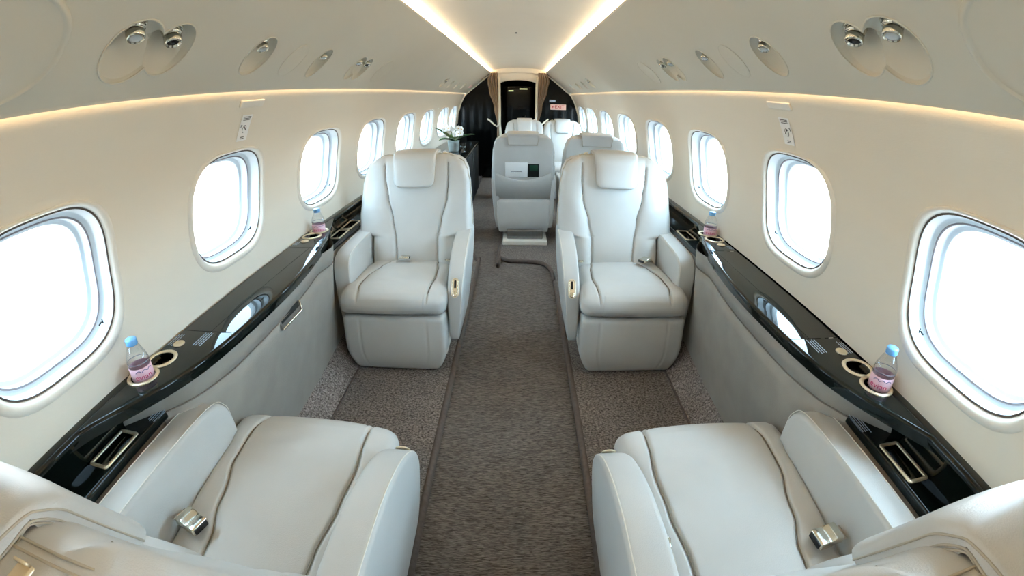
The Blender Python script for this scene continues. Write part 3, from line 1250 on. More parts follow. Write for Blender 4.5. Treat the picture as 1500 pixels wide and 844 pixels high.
    for (x, z) in pk:
        yb_ = lean(z) + .080 + .012
        for (dz, dyy) in ((0, .012), (.004, .016), (0, .020), (-.03, .020), (-.17 - (z - .585), .018), (-.17 - (z - .585), .006)):
            zz = z + dz
            V.append((x + BX, lean(zz) + .088 + dyy - .004, zz))
    n = 6
    F = [(i * n + j, (i + 1) * n + j, (i + 1) * n + j + 1, i * n + j + 1) for i in range(24) for j in range(n - 1)]
    o = mk('pocket', (V, F), 'leather', P, fixn=False)

    # --- headrest pad: flap over the top with rounded lower corners
    V, F = [], []
    nx_, nz_ = 40, 44

    def hr_half(t):       # t 0 bottom, 1 top
        r = .30
        if t < r:
            q = 1 - (1 - t / r) ** 2.6
            return .078 + .040 * q ** .5
        return .118 + .006 * (t - r) / (1 - r)

    def hr_point(u, t, back):
        hw = hr_half(t)
        x = u * hw
        z = .832 + .178 * t
        edge = (1 - abs(u) ** 6) * (1 - (1 - min(1, t / .12)) ** 3)
        bul = .020 * max(0, edge) ** .5 + .006 * (1 - u * u)
        yf = lean(z) - .086 - bul + .016 * max(0, (t - .82) / .18) ** 2
        return (x + BX, yf, z)
    front = [[hr_point(-1 + 2 * i / nx_, j / nz_, 0) for i in range(nx_ + 1)] for j in range(nz_ + 1)]
    rows = [[(p[0], lean(p[2]) - .055, p[2]) for p in r_] for r_ in front[::-1]]      # inner side, hidden
    allr = [[(p[0], lean(front[0][0][2]) - .05, p[2]) for p in front[0]]] + front
    top = front[-1]
    for k_ in range(1, 9):
        a = PI * k_ / 8
        allr.append([(p[0], (lean(1.01) + .012) - (.012 + lean(1.01) - p[1]) * math.cos(a), 1.010 + .020 * math.sin(a) * (1 - .25 * abs((p[0] - BX) / .13) ** 4)) for p in top])
    yb_ = allr[-1][0][1]
    for t in np.linspace(0, 1, 9)[1:]:
        allr.append([(BX + (p[0] - BX) * (1.02 - .10 * t), lean(1.01 - .10 * t) + .108 - .004 * t, 1.010 - .098 * t) for p in top])
    allr.append([(BX + (p[0] - BX) * .92, lean(.91) + .085, .912) for p in top])
    n = nx_ + 1
    V = [q for r_ in allr for q in r_]
    F = [(j * n + i, j * n + i + 1, (j + 1) * n + i + 1, (j + 1) * n + i) for j in range(len(allr) - 1) for i in range(nx_)]
    # side closures
    for side in (0, nx_):
        base = len(V)
        for j in range(len(allr)):
            p = allr[j][side]
            V.append((p[0], lean(min(1, p[2])) + .0 + (-.05 if j <= nz_ + 1 else .085), p[2] - (.015 if nz_ + 1 < j <= nz_ + 9 else 0)))
        for j in range(len(allr) - 1):
            a, b = j * n + side, (j + 1) * n + side
            F.append((a, b, base + j + 1, base + j))
    hr = mk('headrest', (V, F), 'leather', P, doubles=.0002)
    # double corded piping round both side edges of the pad
    pip = []
    for side in (0, nx_):
        sgn = -1 if side == 0 else 1
        for off in (.004, .019, .025):
            p_ = []
            for j in range(4, len(front), 3):
                q = front[j][side]
                p_.append((q[0] + sgn * .0006, q[1] + off, q[2]))
            for k_ in range(1, 9):
                q = allr[nz_ + 1 + k_][side]
                a = PI * k_ / 8
                p_.append((q[0] + sgn * .0006, q[1] + off * math.cos(a), q[2] - off * math.sin(a)))
            pip.append(tube(smooth3(p_, 2), .0016, 5))
    # cord along the bottom edge of the flap
    pip.append(tube([(q[0], q[1] + .004, q[2]) for q in [front[j][0] for j in range(8, 0, -1)] + [front[0][i] for i in range(0, nx_ + 1, 2)] + [front[j][nx_] for j in range(1, 9)]], .0020, 5))
    rowb = allr[-2]
    back_edge = [allr[j][0] for j in range(nz_ + 10, len(allr) - 1)] + [rowb[i] for i in range(0, nx_ + 1, 2)] + [allr[j][nx_] for j in range(len(allr) - 2, nz_ + 9, -1)]
    pip.append(tube([(q[0], q[1] + .0015, q[2]) for q in back_edge], .0022, 5))
    mk('piping', join(*pip), 'piping', hr)
    # shoulder belt guide on the top edge, aisle side
    mk('belt_guide', join(rbox(-.013, .013, -.018, .018, -.004, .008, .004, (1, 1, 1)), tube([(-.008, -.016, .008), (-.008, -.014, .015), (.008, -.014, .015), (.008, -.016, .008)], .002, 6)), 'gold', P, loc=(.186, lean(1.0) + .01, 1.000))

    # --- aisle side arm
    prof = [(.65, .606), (.50, .602), (.40, .590), (.31, .567), (.22, .530), (.15, .480), (.105, .430), (.085, .385), (.083, .30), (.086, .20), (.098, .145), (.125, .125), (.30, .115), (.56, .112), (.60, .14), (.62, .22), (.635, .35), (.66, .50), (.67, .585)]
    mk('aisle_armrest', arm(prof, .268, .354, True), 'leather', P)
    # window side arm
    prof2 = [(.65, .598), (.40, .596), (.24, .592), (.155, .580), (.115, .550), (.100, .50), (.098, .30), (.105, .13), (.13, .11), (.56, .11), (.60, .14), (.62, .25), (.64, .45), (.66, .57)]
    mk('window_armrest', arm(prof2, -.222, -.316, False), 'leather', P)
    for xs_ in (-.2295, -.309):
        mk('piping', tube(smooth3([(xs_ + (.004 if xs_ < -.3 else 0), a + .004 * (b < .56), b + .0005) for a, b in prof2[:7]], 5), .0013, 5), 'stitch', P)

    # stitched seam along the upper edges of the aisle arm
    def armline(x, off=.0):
        pts = []
        for (y_, z_) in prof[:9]:
            t_ = max(0, min(1, (z_ - .11) / .49))
            pts.append((x - .045 * (1 - t_) ** 1.7 * .93 - .001, y_ + .0035 * (z_ < .56), z_ - .003))
        return [(x_, a, b) for (x_, a, b) in pts]
    st = smooth3(armline(.3475, -.004), 6)
    mk('piping', tube(st, .0016, 5), 'stitch', P)
    # control panel on the forward slope of the aisle arm
    cp = mk('control_panel', capsule(.016, .040, .004), 'gold', P, loc=(.307, .1035, .427))
    cp.scale = (1.2, 1.2, 1)
    cp.rotation_euler = (math.radians(56), 0, 0)
    mk('panel_slot', xf(capsule(.0045, .017, .003), T(0, .014, .0035)), 'rubber', cp)
    mk('button', xf(lathe([(.010, 0), (.0105, .004), (.008, .0055), (.0005, .006)], 20), T(0, -.026, .002)), 'silver', cp)
    mk('inner_ring', xf(ring_capsule(.0115, .030, .0012), T(0, .006, .004)), 'silver', cp)
    # strap end of the lap belt emerging by the aisle arm
    mk('belt_strap', strap([(.235, .54, .442), (.222, .49, .452), (.225, .44, .450)], .022), 'belt', P)
    mk('belt_tongue', join(tube([(.214, .446, .452), (.212, .425, .456), (.225, .412, .455), (.240, .425, .452), (.238, .446, .450)], .0028, 6, True)), 'silver', P)


def smooth3(p, n=6):
    out = []
    for i in range(len(p) - 1):
        p0, p1, p2, p3 = [np.array(p[j], float) for j in (max(0, i - 1), i, i + 1, min(len(p) - 1, i + 2))]
        for k_ in range(n):
            t = k_ / n
            out.append(tuple(.5 * ((2 * p1) + (-p0 + p2) * t + (2 * p0 - 5 * p1 + 4 * p2 - p3) * t * t + (-p0 + 3 * p1 - 3 * p2 + p3) * t ** 3)))
    out.append(tuple(p[-1]))
    return out


def arm(prof, xa, xb, aisle):
    """slab with the given y-z outline, rounded edges, outer face slightly hollowed towards the floor"""
    # outline resampled at even steps, then eased
    Q = [np.array(p, float) for p in prof] + [np.array(prof[0], float)]
    cum = [0.0]
    for a, b in zip(Q, Q[1:]):
        cum.append(cum[-1] + float(np.linalg.norm(b - a)))
    m_ = 130
    ev = []
    for i in range(m_):
        t = cum[-1] * i / m_
        k = max(j for j in range(len(cum) - 1) if cum[j] <= t + 1e-9)
        f = (t - cum[k]) / max(1e-9, cum[k + 1] - cum[k])
        ev.append(Q[k] + (Q[k + 1] - Q[k]) * f)
    ev = np.array(ev)
    for _ in range(5):
        ev = .5 * ev + .25 * (np.roll(ev, 1, 0) + np.roll(ev, -1, 0))
    pr = [(0, float(a), float(b)) for a, b in ev]
    n = len(pr)
    cy = sum(p[1] for p in pr) / n
    cz = sum(p[2] for p in pr) / n
    N = []
    for i in range(n):
        a, b = pr[(i - 1) % n], pr[(i + 1) % n]
        t = Vector((b[1] - a[1], b[2] - a[2]))
        t.normalize()
        nv = Vector((-t.y, t.x))
        N.append(nv)
    # orientation
    test = sum((pr[i][1] - cy) * N[i].x + (pr[i][2] - cz) * N[i].y for i in range(n))
    if test < 0:
        N = [-v for v in N]
    r = .014
    V, F = [], []
    layers = []
    sg = 1 if xb > xa else -1
    for a in np.linspace(0, PI / 2, 5):
        layers.append((xa + sg * r * (1 - math.sin(a)), r * (1 - math.cos(a)) if False else r * (1 - math.cos(PI / 2 - a)) * 0 + r * (1 - math.cos(a)) * 0 + r * (1 - math.sin(PI / 2 - a))))
    layers = []
    for a in np.linspace(0, PI / 2, 5):        # inner edge
        layers.append((xa + sg * r * (1 - math.sin(a)), r * (1 - math.cos(PI / 2 - a)) if False else r * (1 - math.sin(a)) * 0 + r * (1 - math.cos(a)) ))
    layers = [(xa + sg * r * (1 - math.cos(a)), r * (1 - math.sin(a))) for a in np.linspace(0, PI / 2, 5)]
    layers += [(xb - sg * r * (1 - math.cos(a)), r * (1 - math.sin(a))) for a in np.linspace(PI / 2, 0, 5)]

    def px(x, z):
        t = max(0, min(1, (z - .11) / .49))
        w = (x - xa) / (xb - xa)
        pull = (.045 * (1 - t) ** 1.7 if aisle else .02 * (1 - t)) * w * sg
        return x - pull
    for (x, ins) in layers:
        for i in range(n):
            y_, z_ = pr[i][1] - N[i].x * ins, pr[i][2] - N[i].y * ins
            V.append((px(x, z_), y_, z_))
    for l in range(len(layers) - 1):
        for i in range(n):
            j = (i + 1) % n
            F.append((l * n + i, l * n + j, (l + 1) * n + j, (l + 1) * n + i))
    cy, cz = .37, .33
    # side faces as shrinking rings so that the shading stays smooth
    for first, l in ((True, 0), (False, len(layers) - 1)):
        prev = l * n
        x = layers[l][0]
        for s_ in (.8, .55, .3, .1):
            base = len(V)
            for i in range(n):
                y0, z0 = V[l * n + i][1], V[l * n + i][2]
                y_, z_ = cy + (y0 - cy) * s_, cz + (z0 - cz) * s_
                V.append((px(x, z_) + (0 if first else sg * .003 * (1 - s_)), y_, z_))
            for i in range(n):
                j = (i + 1) % n
                F.append((prev + i, prev + j, base + j, base + i))
            prev = base
        F.append(tuple(prev + i for i in range(n)))
    return V, F


def capsule(r, h, t, n=24):
    """flat pill, half height h, in the xy plane, t thick along z"""
    pts = []
    for k in range(n + 1):
        a = PI * k / n
        pts.append((r * math.cos(a), (h - r) + r * math.sin(a)))
    for k in range(n + 1):
        a = PI + PI * k / n
        pts.append((r * math.cos(a), -(h - r) + r * math.sin(a)))
    return prism(pts, 0, t, min(t * .6, r * .4))


def ring_capsule(r, h, t, n=16):
    pts = []
    for k in range(n + 1):
        a = PI * k / n
        pts.append((r * math.cos(a), (h - r) + r * math.sin(a), 0))
    for k in range(n + 1):
        a = PI + PI * k / n
        pts.append((r * math.cos(a), -(h - r) + r * math.sin(a), 0))
    return tube(pts, t, 6, True)


def strap(pts, w, t=.002):
    p = smooth3(pts, 5)
    V, F = [], []
    for i, q in enumerate(p):
        a = np.array(p[max(0, i - 1)])
        b = np.array(p[min(len(p) - 1, i + 1)])
        d = Vector(b - a).normalized()
        s = d.cross(Vector((0, 0, 1)))
        if s.length < .1:
            s = Vector((1, 0, 0))
        s.normalize()
        u = s.cross(d)
        for (k1, k2) in ((-1, -1), (1, -1), (1, 1), (-1, 1)):
            V.append(tuple(Vector(q) + s * k1 * w / 2 + u * k2 * t / 2))
    for i in range(len(p) - 1):
        for k in range(4):
            k2 = (k + 1) % 4
            F.append((4 * i + k, 4 * i + k2, 4 * i + 4 + k2, 4 * i + 4 + k))
    F.append((0, 1, 2, 3))
    F.append(tuple(4 * (len(p) - 1) + k for k in range(4)))
    return V, F


def buckle(root, x, y, z, rz, sc=1.0, tilt=0.0):
    """metal lap belt buckle on its webbing, lying on the cushion of the seat root"""
    b = mk('belt_buckle', rbox(-.024 * sc, .024 * sc, -.032 * sc, .030 * sc, -.008 * sc, .012 * sc, .006, (4, 6, 2),
                               lambda x_, y_, z_, a, b_, c: (x_, y_, z_ + (.004 if y_ > 0 else 0) * sc)), 'silver', root, loc=(x, y, z), rot=(tilt, 0, rz))
    mk('buckle_mouth', rbox(-.019 * sc, .019 * sc, -.035 * sc, -.029 * sc, -.004 * sc, .009 * sc, .002, (1, 1, 1)), 'rubber', b)
    d = Vector((math.sin(-rz), math.cos(rz), 0))
    w = strap([(x + d.x * .020 * sc, y + d.y * .020 * sc, z - .002), (x + d.x * .045 * sc, y + d.y * .045 * sc, z - .002), (x + d.x * .07 * sc, y + d.y * .07 * sc, z - .024)], .036 * sc, .003)
    mk('buckle_strap', w, 'belt', root)


proto = empty('cabin_seat')
seat_parts(proto)
REC[:] = [.095, .24]
proto_reclined = empty('cabin_seat')
seat_parts(proto_reclined)
REC[:] = [0.0, 0.0]


def copy_seat(src, loc, rz, mirror, wide):
    r = src.copy()
    COL.objects.link(r)
    r.location = loc
    r.rotation_euler = (0, 0, rz)
    r.scale = (-wide if mirror else wide, 1, 1)
    for c in list(src.children):
        d = c.copy()
        COL.objects.link(d)
        d.parent = r
        for g in c.children:
            e = g.copy()
            COL.objects.link(e)
            e.parent = d
    return r


SEATS = [
    ((-.583, 2.0, 0), 0, False, 'cream leather seat facing the camera, beside the left console', (-.012, .425, .470, PI / 2, .75)),
    ((.597, 2.0, 0), 0, True, 'cream leather seat facing the camera, beside the right console', (-.125, .405, .472, PI / 4 + .1, 1.0)),
    ((-.583, 1.055, 0), PI, True, 'nearest cream leather seat in the lower left corner, facing away', (-.150, .488, .470, PI / 2 + .3, 1.15)),
    ((.583, 1.055, 0), PI, False, 'nearest cream leather seat in the lower right corner, facing away', (-.165, .500, .470, PI / 2 + .1, 1.15)),
    ((.085, 4.86, 0), PI, False, 'cream leather seat seen from behind with papers in its back pocket', None),
    ((.665, 4.86, 0), PI, True, 'cream leather seat seen from behind, by the right windows behind the facing seat', None),
    ((.078, 6.10, 0), 0, False, 'distant cream seat facing the camera in front of the doorway', None),
    ((.648, 6.10, 0), 0, True, 'distant cream seat facing the camera below the exit sign', None),
]
for i, (loc, rz, mir, lab, bk_) in enumerate(SEATS):
    s = copy_seat(proto_reclined if i in (2, 3) else proto, loc, rz, mir, 1.0 if i < 4 else .86)
    if i in (4, 5):
        for c in s.children:
            if c.name.startswith('headrest'):
                c.scale = (1.25, 1, 1)
    tag(s, lab, 'seat', 'cream leather cabin seats')
    if bk_:
        buckle(s, bk_[0], bk_[1], bk_[2], bk_[3], bk_[4])
for pt in (proto, proto_reclined):
    for c in list(pt.children):
        for g in list(c.children):
            bpy.data.objects.remove(g)
        bpy.data.objects.remove(c)
    bpy.data.objects.remove(pt)

# papers in the back pocket
sy = 4.86 - (lean(.65) + .100)
o = mk('brochure', rbox(-.098, .098, -.0015, .0015, -.07, .07, .0012, (1, 1, 1), rn=1), 'white', loc=(.004, sy - .016, .690), rot=(.29, 0, 0))
mk('print', join(*[rbox(-.05 + .0 * k, .05 - .02 * k, -.003, -.0016, -.02 - .012 * k, -.016 - .012 * k, .0005, (1, 1, 1), rn=1) for k in range(2)]), 'print_dark', o)
tag(o, 'white paper brochure in the back pocket of the seat facing away', 'brochure')
o = mk('booklet', rbox(-.062, .062, -.0015, .0015, -.065, .062, .0012, (1, 1, 1), rn=1), 'black_card', loc=(.140, sy - .013, .684), rot=(.29, 0, 0))
mk('cover_band', rbox(-.018, .050, -.003, -.0014, .0, .052, .0005, (1, 1, 1), rn=1), 'green', o)
tag(o, 'black and dark green booklet in the seat back pocket beside the white brochure', 'booklet')

# ------------------------------------------------------------------ side consoles, ledges
BOW = [(.50, .985), (.56, .963), (.62, .932), (.70, .888), (.79, .846), (.90, .812), (1.05, .792), (1.20, .784), (1.35, .782), (1.50, .788), (1.65, .803), (1.80, .824),
       (1.95, .854), (2.08, .888), (2.18, .915), (2.26, .940), (2.34, .965), (2.42, .985)]
bowc = smooth_pts([(b, a) for a, b in BOW], 4)     # (x, y)
BOWX = [(b, a) for a, b in BOW]
ZT = .722


def fig8(cx, y0, y1, r, grow=0.0):
    lp = union_loop([(y0, cx, r + grow, r + grow), (y1, cx, r + grow, r + grow)], 72)
    return [(s, y) for (y, s, _) in lp]


def txt_rows(n, w, h, seed):
    """rows of tiny unreadable print, in the xy plane, running along x"""
    rr = random.Random(seed)
    parts = []
    for i in range(n):
        y = h / 2 - h * i / (n - 1)
        x = -w / 2 * rr.uniform(.75, 1)
        end = w / 2 * rr.uniform(.75, 1)
        while x < end:
            L = rr.uniform(.0022, .0045)
            parts.append(rbox(x, x + L, y - .0016, y + .0016, 0, .0005, .0002, (1, 1, 1), rn=1))
            x += L + .0012
    return join(*parts)


for sg in (-1, 1):
    side = 'left' if sg < 0 else 'right'
    dx = -.010 if sg < 0 else .010       # small offset measured between the two sides
    root = empty('side_console', (sg * .95, 1.45, 0))

    def L(p):      # world -> local of root
        return (p[0] - sg * .95, p[1] - 1.45, p[2] if len(p) > 2 else 0)

    def LL(vf):
        return [L(p) for p in vf[0]], vf[1]
    poly = [(sg * (x + (dx * sg if sg > 0 else dx * -sg * -1)), y) for x, y in bowc]
    poly = [(sg * (x + (.012 if sg > 0 else -.008)), y) for x, y in bowc]
    wallside = [(sg * .998, y) for y in np.linspace(2.42, .50, 16)]
    top = mk('top', LL(prism(poly + wallside, ZT - .034, ZT, .010, 4)), 'gloss', root)
    cups = [((.795, .885), .040), ((2.015, 2.105), .040)]
    cutters = []
    cxx = .945
    for (a, b), r in cups:
        cutters.append(prism([L((sg * x, y))[:2] for x, y in fig8(cxx, a, b, r)], ZT - .028, ZT + .02))
    # thin joints round the two lids
    def box_cut(x0, x1, y0, y1, d=.0025):
        return LL(rbox(min(sg * x0, sg * x1), max(sg * x0, sg * x1), y0, y1, ZT - d, ZT + .01, .0002, (1, 1, 1), rn=1))
    cutters.append(box_cut(.80, .985, 1.055, 1.058))
    cutters.append(box_cut(.83, .985, 1.845, 1.848))
    cutters.append(box_cut(.985, .9865, 1.055, 1.848))
    cutters.append(box_cut(.878, .8795, 1.055, 1.848))
    boolean(top, cutters)
    crisp(top, 30)
    for (a, b), r in cups:
        lp = [L((sg * x, y, ZT + .001)) for x, y in fig8(cxx, a, b, r, .003)]
        mk('cup_holder_ring', tube(lp, .0066, 8, True, ry=.0035), 'gold', root)
        mk('cup_well', LL(prism([(sg * x, y) for x, y in fig8(cxx, a, b, r, -.0003)], ZT - .029, ZT - .026)), 'rubber', root)
    for yb in (.972, 1.932):
        bt = mk('attendant_button', xf(lathe([(.019, 0), (.019, .003), (.017, .0045), (.015, .004), (.0005, .0045)], 28), T(*L((sg * .945, yb, ZT)))), 'gold', root)
    for yb, x_, w_, n_, rot in ((1.01, .882, .085, 4, 0), (.995, .975, .075, 3, 0), (1.90, .975, .055, 3, 0)):
        tr = txt_rows(n_, w_, .018 if n_ == 3 else .028, int(yb * 100))
        m_ = T(*L((sg * (x_ - (.0 if n_ == 3 else .005)), yb, ZT + .0003))) @ R(PI / 2 if sg < 0 else -PI / 2, 'Z')
        mk('print', xf(tr, m_), 'print_lt', root, smooth=False)
    # leather covered body: bowed at the top, drawing in to the floor
    BODY = [(.985, .70), (.955, .735), (.905, .79), (.865, .84), (.830, .90), (.806, .98)]
    mir = [(x, 2.86 - y + .04) for x, y in reversed(BODY)]
    pts = smooth_pts(BODY + [p for p in BOWX if 1.03 <= p[1] <= 1.85] + mir, 2)
    V, F = [], []
    zr = [.695, .690, .66, .617, .614, .611, .55, .45, .35, .25, .17, .11, .02]
    off = (.012 if sg > 0 else -.008)
    for z in zr:
        t = max(0, min(1, (.69 - z) / .58))
        for (x, y) in pts:
            inset = .010 + (.007 if abs(z - .614) < .001 else 0)
            xx = x + off + inset
            xb = .905 + .03 * ((y - 1.45) / .9) ** 2
            if xb > xx:
                xx = xx + (xb - xx) * t ** 1.1
            V.append(L((sg * xx, y, z)))
    n = len(pts)
    F = [(i * n + j, i * n + j + 1, (i + 1) * n + j + 1, (i + 1) * n + j) for i in range(len(zr) - 1) for j in range(n - 1)]
    # end faces back to the wall
    for e in (0, n - 1):
        base = len(V)
        for z in zr:
            V.append(L((sg * .995, pts[e][1], z)))
        for i in range(len(zr) - 1):
            F.append((i * n + e, (i + 1) * n + e, base + i + 1, base + i))
    mk('leather_body', (V, F), 'grey_leather', root)
    n = len(pts)
    row = [V[9 - 5 + 0] for _ in ()]
    row = [V[4 * n + j] for j in range(1, n - 1)]
    mk('panel_joint', tube([(q[0] - sg * .0066, q[1], q[2]) for q in row], .0022, 5), 'seal', root)
    # flush pull handle with metal frame
    hy, hz = 1.425, .605

    def bx(y, z):
        xx = interp(y, BOW) + off + .010
        xb = .905 + .03 * ((y - 1.45) / .9) ** 2
        t = max(0, min(1, (.69 - z) / .58))
        return xx + (xb - xx) * t ** 1.1
    hxa = bx(hy, hz)
    ty = math.atan2(bx(hy, hz - .03) - bx(hy, hz + .03), .06)
    if sg < 0:
      hd = mk('drawer_handle', rbox(-.004, .004, -.085, .085, -.026, .024, .003, (1, 2, 1)), 'pewter', root, loc=L((sg * (hxa - .001), hy, hz)), rot=(0, -sg * -ty if sg < 0 else -ty, 0))
      mk('handle_grip', tube([(-sg * .006, -.08, -.022), (-sg * .008, .08, -.022), (-sg * .008, .083, .018)], .004, 6), 'silver', hd)
      mk('handle_recess', rbox(-.0055, .0055, -.075, .075, -.004, .018, .001, (1, 1, 1)), 'dark', hd)
    tag(root, 'bow-fronted grey leather console with black gloss top under the %s windows' % side, 'console', 'bow-fronted side consoles')

    # ---- side ledge: low black shelf with a raised rim at the wall, running beside the seats
    ZS = .622
    runs = [(-1.0, .90), (2.0, 4.35 if sg < 0 else 7.9)]

    def LG(vf):
        return [(p[0] - sg * .95, p[1], p[2]) for p in vf[0]], vf[1]
    for (y0, y1) in runs:
        lg = empty('side_ledge', (sg * .95, 0, 0))
        sh = mk('shelf', LG(rbox(min(sg * .906, sg * .998), max(sg * .906, sg * .998), y0, y1, ZS - .03, ZS, .008, (1, 12, 1))), 'gloss', lg)
        slots = [(.545, .68)] if y0 < 0 else [(2.30, 2.46), (2.485, 2.66)]
        if sg > 0 and y0 > 0:
            slots = [(2.33, 2.50)]
        boolean(sh, [LG(rbox(min(sg * .927, sg * .979), max(sg * .927, sg * .979), a, b, ZS - .012, ZS + .02, .002, (1, 1, 1), rn=1)) for a, b in slots])
        crisp(sh, 30)
        for a, b in slots:
            x0, x1 = .923, .983
            pts4 = []
            for (cx_, cy_, st) in ((x1 - .006, b - .006, 0), (x0 + .006, b - .006, 1), (x0 + .006, a + .006, 2), (x1 - .006, a + .006, 3)):
                for q in range(5):
                    an = PI / 2 * (st + q / 4)
                    pts4.append((sg * (cx_ + .006 * math.cos(an)) - sg * .95, cy_ + .006 * math.sin(an), ZS + .001))
            mk('slot_frame', tube(pts4, .0058, 8, True, ry=.0035), 'gold', lg)
        mk('apron', LG(rbox(min(sg * .915, sg * .93), max(sg * .915, sg * .93), y0, y1, .12, ZS - .028, .004, (1, 4, 1))), 'grey_leather', lg)
        # upstand and rim along the wall
        prof_ = [(.992, ZS - .004), (.984, ZS + .06), (.966, .700), (.962, .712), (.966, .721), (.976, .724), (1.0, .722)]
        V, F = [], []
        yy = [y0, y1]
        for y_ in yy:
            for (x, z) in prof_:
                V.append((sg * x - sg * .95, y_, z))
        n = len(prof_)
        F = [(j, j + 1, n + j + 1, n + j) for j in range(n - 1)]
        mk('wall_rim', (V, F), 'gloss', lg, fixn=False)
        if y0 < 0:
            tr = txt_rows(4, .085, .024, 55)
            mk('print', xf(tr, T(sg * .918 - sg * .95, .775, ZS + .0003) @ R(PI / 2 if sg < 0 else -PI / 2, 'Z')), 'print_lt', lg, smooth=False)
            # shallow outlined lid near the wall
        tag(lg, ('narrow black gloss ledge beside the nearest %s seat, with one gold-framed slot' if y0 < 0 else 'narrow black gloss ledge along the %s wall beyond the console, beside the facing seat') % side, 'ledge', 'black side ledges')


# ------------------------------------------------------------------ bottles
def bottle(loc, rz, label):
    root = empty('water_bottle', loc, rz)
    root.scale = (1.12, 1.12, .90)
    h = .160
    prof = [(.0005, .003), (.020, .0), (.0275, .004), (.029, .012), (.0285, .020), (.0265, .024), (.0285, .028), (.029, .070), (.0275, .075), (.029, .080), (.0285, .092),
            (.026, .102), (.021, .116), (.0165, .128), (.0135, .134), (.0130, .141)]
    mk('bottle_body', lathe(prof, 36), 'pet', root)
    mk('label', lathe([(.0288, .026), (.0297, .027), (.0297, .068), (.0288, .069)], 40, False), 'pink', root)
    mk('cap', lathe([(.0145, .134), (.0152, .136), (.0152, .150), (.0140, .153), (.0005, .1535)], 28), 'blue_cap', root)
    mk('embossed_band', lathe([(.0291, .081), (.0294, .0815), (.0294, .083), (.0291, .0835)], 36, False), 'ice', root)
    # lettering wrapped round the label
    v, f = text_mesh('evian', .023)
    mn = min(p[0] for p in v)
    out = []
    for (x, y, z) in v:
        a = x / .0300 - PI / 2
        rr = .0300 + z * .6
        out.append((rr * math.cos(a), rr * math.sin(a), .043 + y))
    mk('lettering', (out, f), 'magenta', root, smooth=False)
    arcs = []
    for q in range(3):
        a0 = -PI / 2 - .6 + .55 * q
        arcs.append(tube([(.0302 * math.cos(a0 + .06 * i), .0302 * math.sin(a0 + .06 * i), .058 + .006 * math.sin(i * .35)) for i in range(9)], .0008, 5))
    mk('mountain_mark', join(*arcs), 'navy', root)
    tag(root, label, 'bottle', 'small water bottles in the cup holders')


zb = ZT - .026
bottle((-.945, .797, zb), .9, 'small clear water bottle with blue cap in the cup holder by the nearest left window')
bottle((.957, .797, zb), -.9, 'small clear water bottle with blue cap in the cup holder by the nearest right window')
bottle((-.945, 2.105, zb), .35, 'small clear water bottle in the far cup holder of the left console')
bottle((.957, 2.105, zb), -.35, 'small clear water bottle in the far cup holder of the right console')

# ------------------------------------------------------------------ credenza with orchid
cr = empty('credenza', (-.76, 5.5, 0))
mk('body', rbox(-.22, .22, -1.1, 1.1,   .06, .685, .008, (1, 1, 1)), 'satin', cr, smooth=False)
crisp(mk('top', rbox(-.235, .235, -1.12, 1.12, .685, .715, .008, (1, 8, 1)), 'gloss', cr))
mk('plinth', rbox(-.20, .20, -1.06, 1.06, .0, .065, .004, (1, 1, 1)), 'dark', cr, smooth=False)
for i in range(3):
    d = mk('door', rbox(.218, .224, -1.07 + .72 * i, -.39 + .72 * i, .09, .66, .003, (1, 1, 1)), 'satin', cr)
tag(cr, 'black gloss credenza along the left wall carrying the orchid', 'credenza')

pr = empty('potted_orchid', (-.715, 5.39, .716))
mk('pot', lathe([(.0005, .0), (.052, .0), (.058, .01), (.066, .115), (.070, .12), (.066, .123), (.060, .115), (.0005, .11)], 32), 'pot', pr)
rr = random.Random(3)


def leafm(L_, w, az, up, droop):
    V, F = [], []
    n = 12
    for i in range(n + 1):
        t = i / n
        r_ = L_ * t
        z = up * t - droop * t * t
        ww = w * math.sin(PI * min(1, .12 + .88 * t)) ** .8
        for k_ in (-1, -.5, 0, .5, 1):
            x, y, zz = r_, k_ * ww, z + abs(k_) * .18 * ww * 2
            V.append((x * math.cos(az) - y * math.sin(az), x * math.sin(az) + y * math.cos(az), zz + .11))
    for i in range(n):
        for k_ in range(4):
            a = i * 5 + k_
            F.append((a, a + 1, a + 6, a + 5))
    return V, F


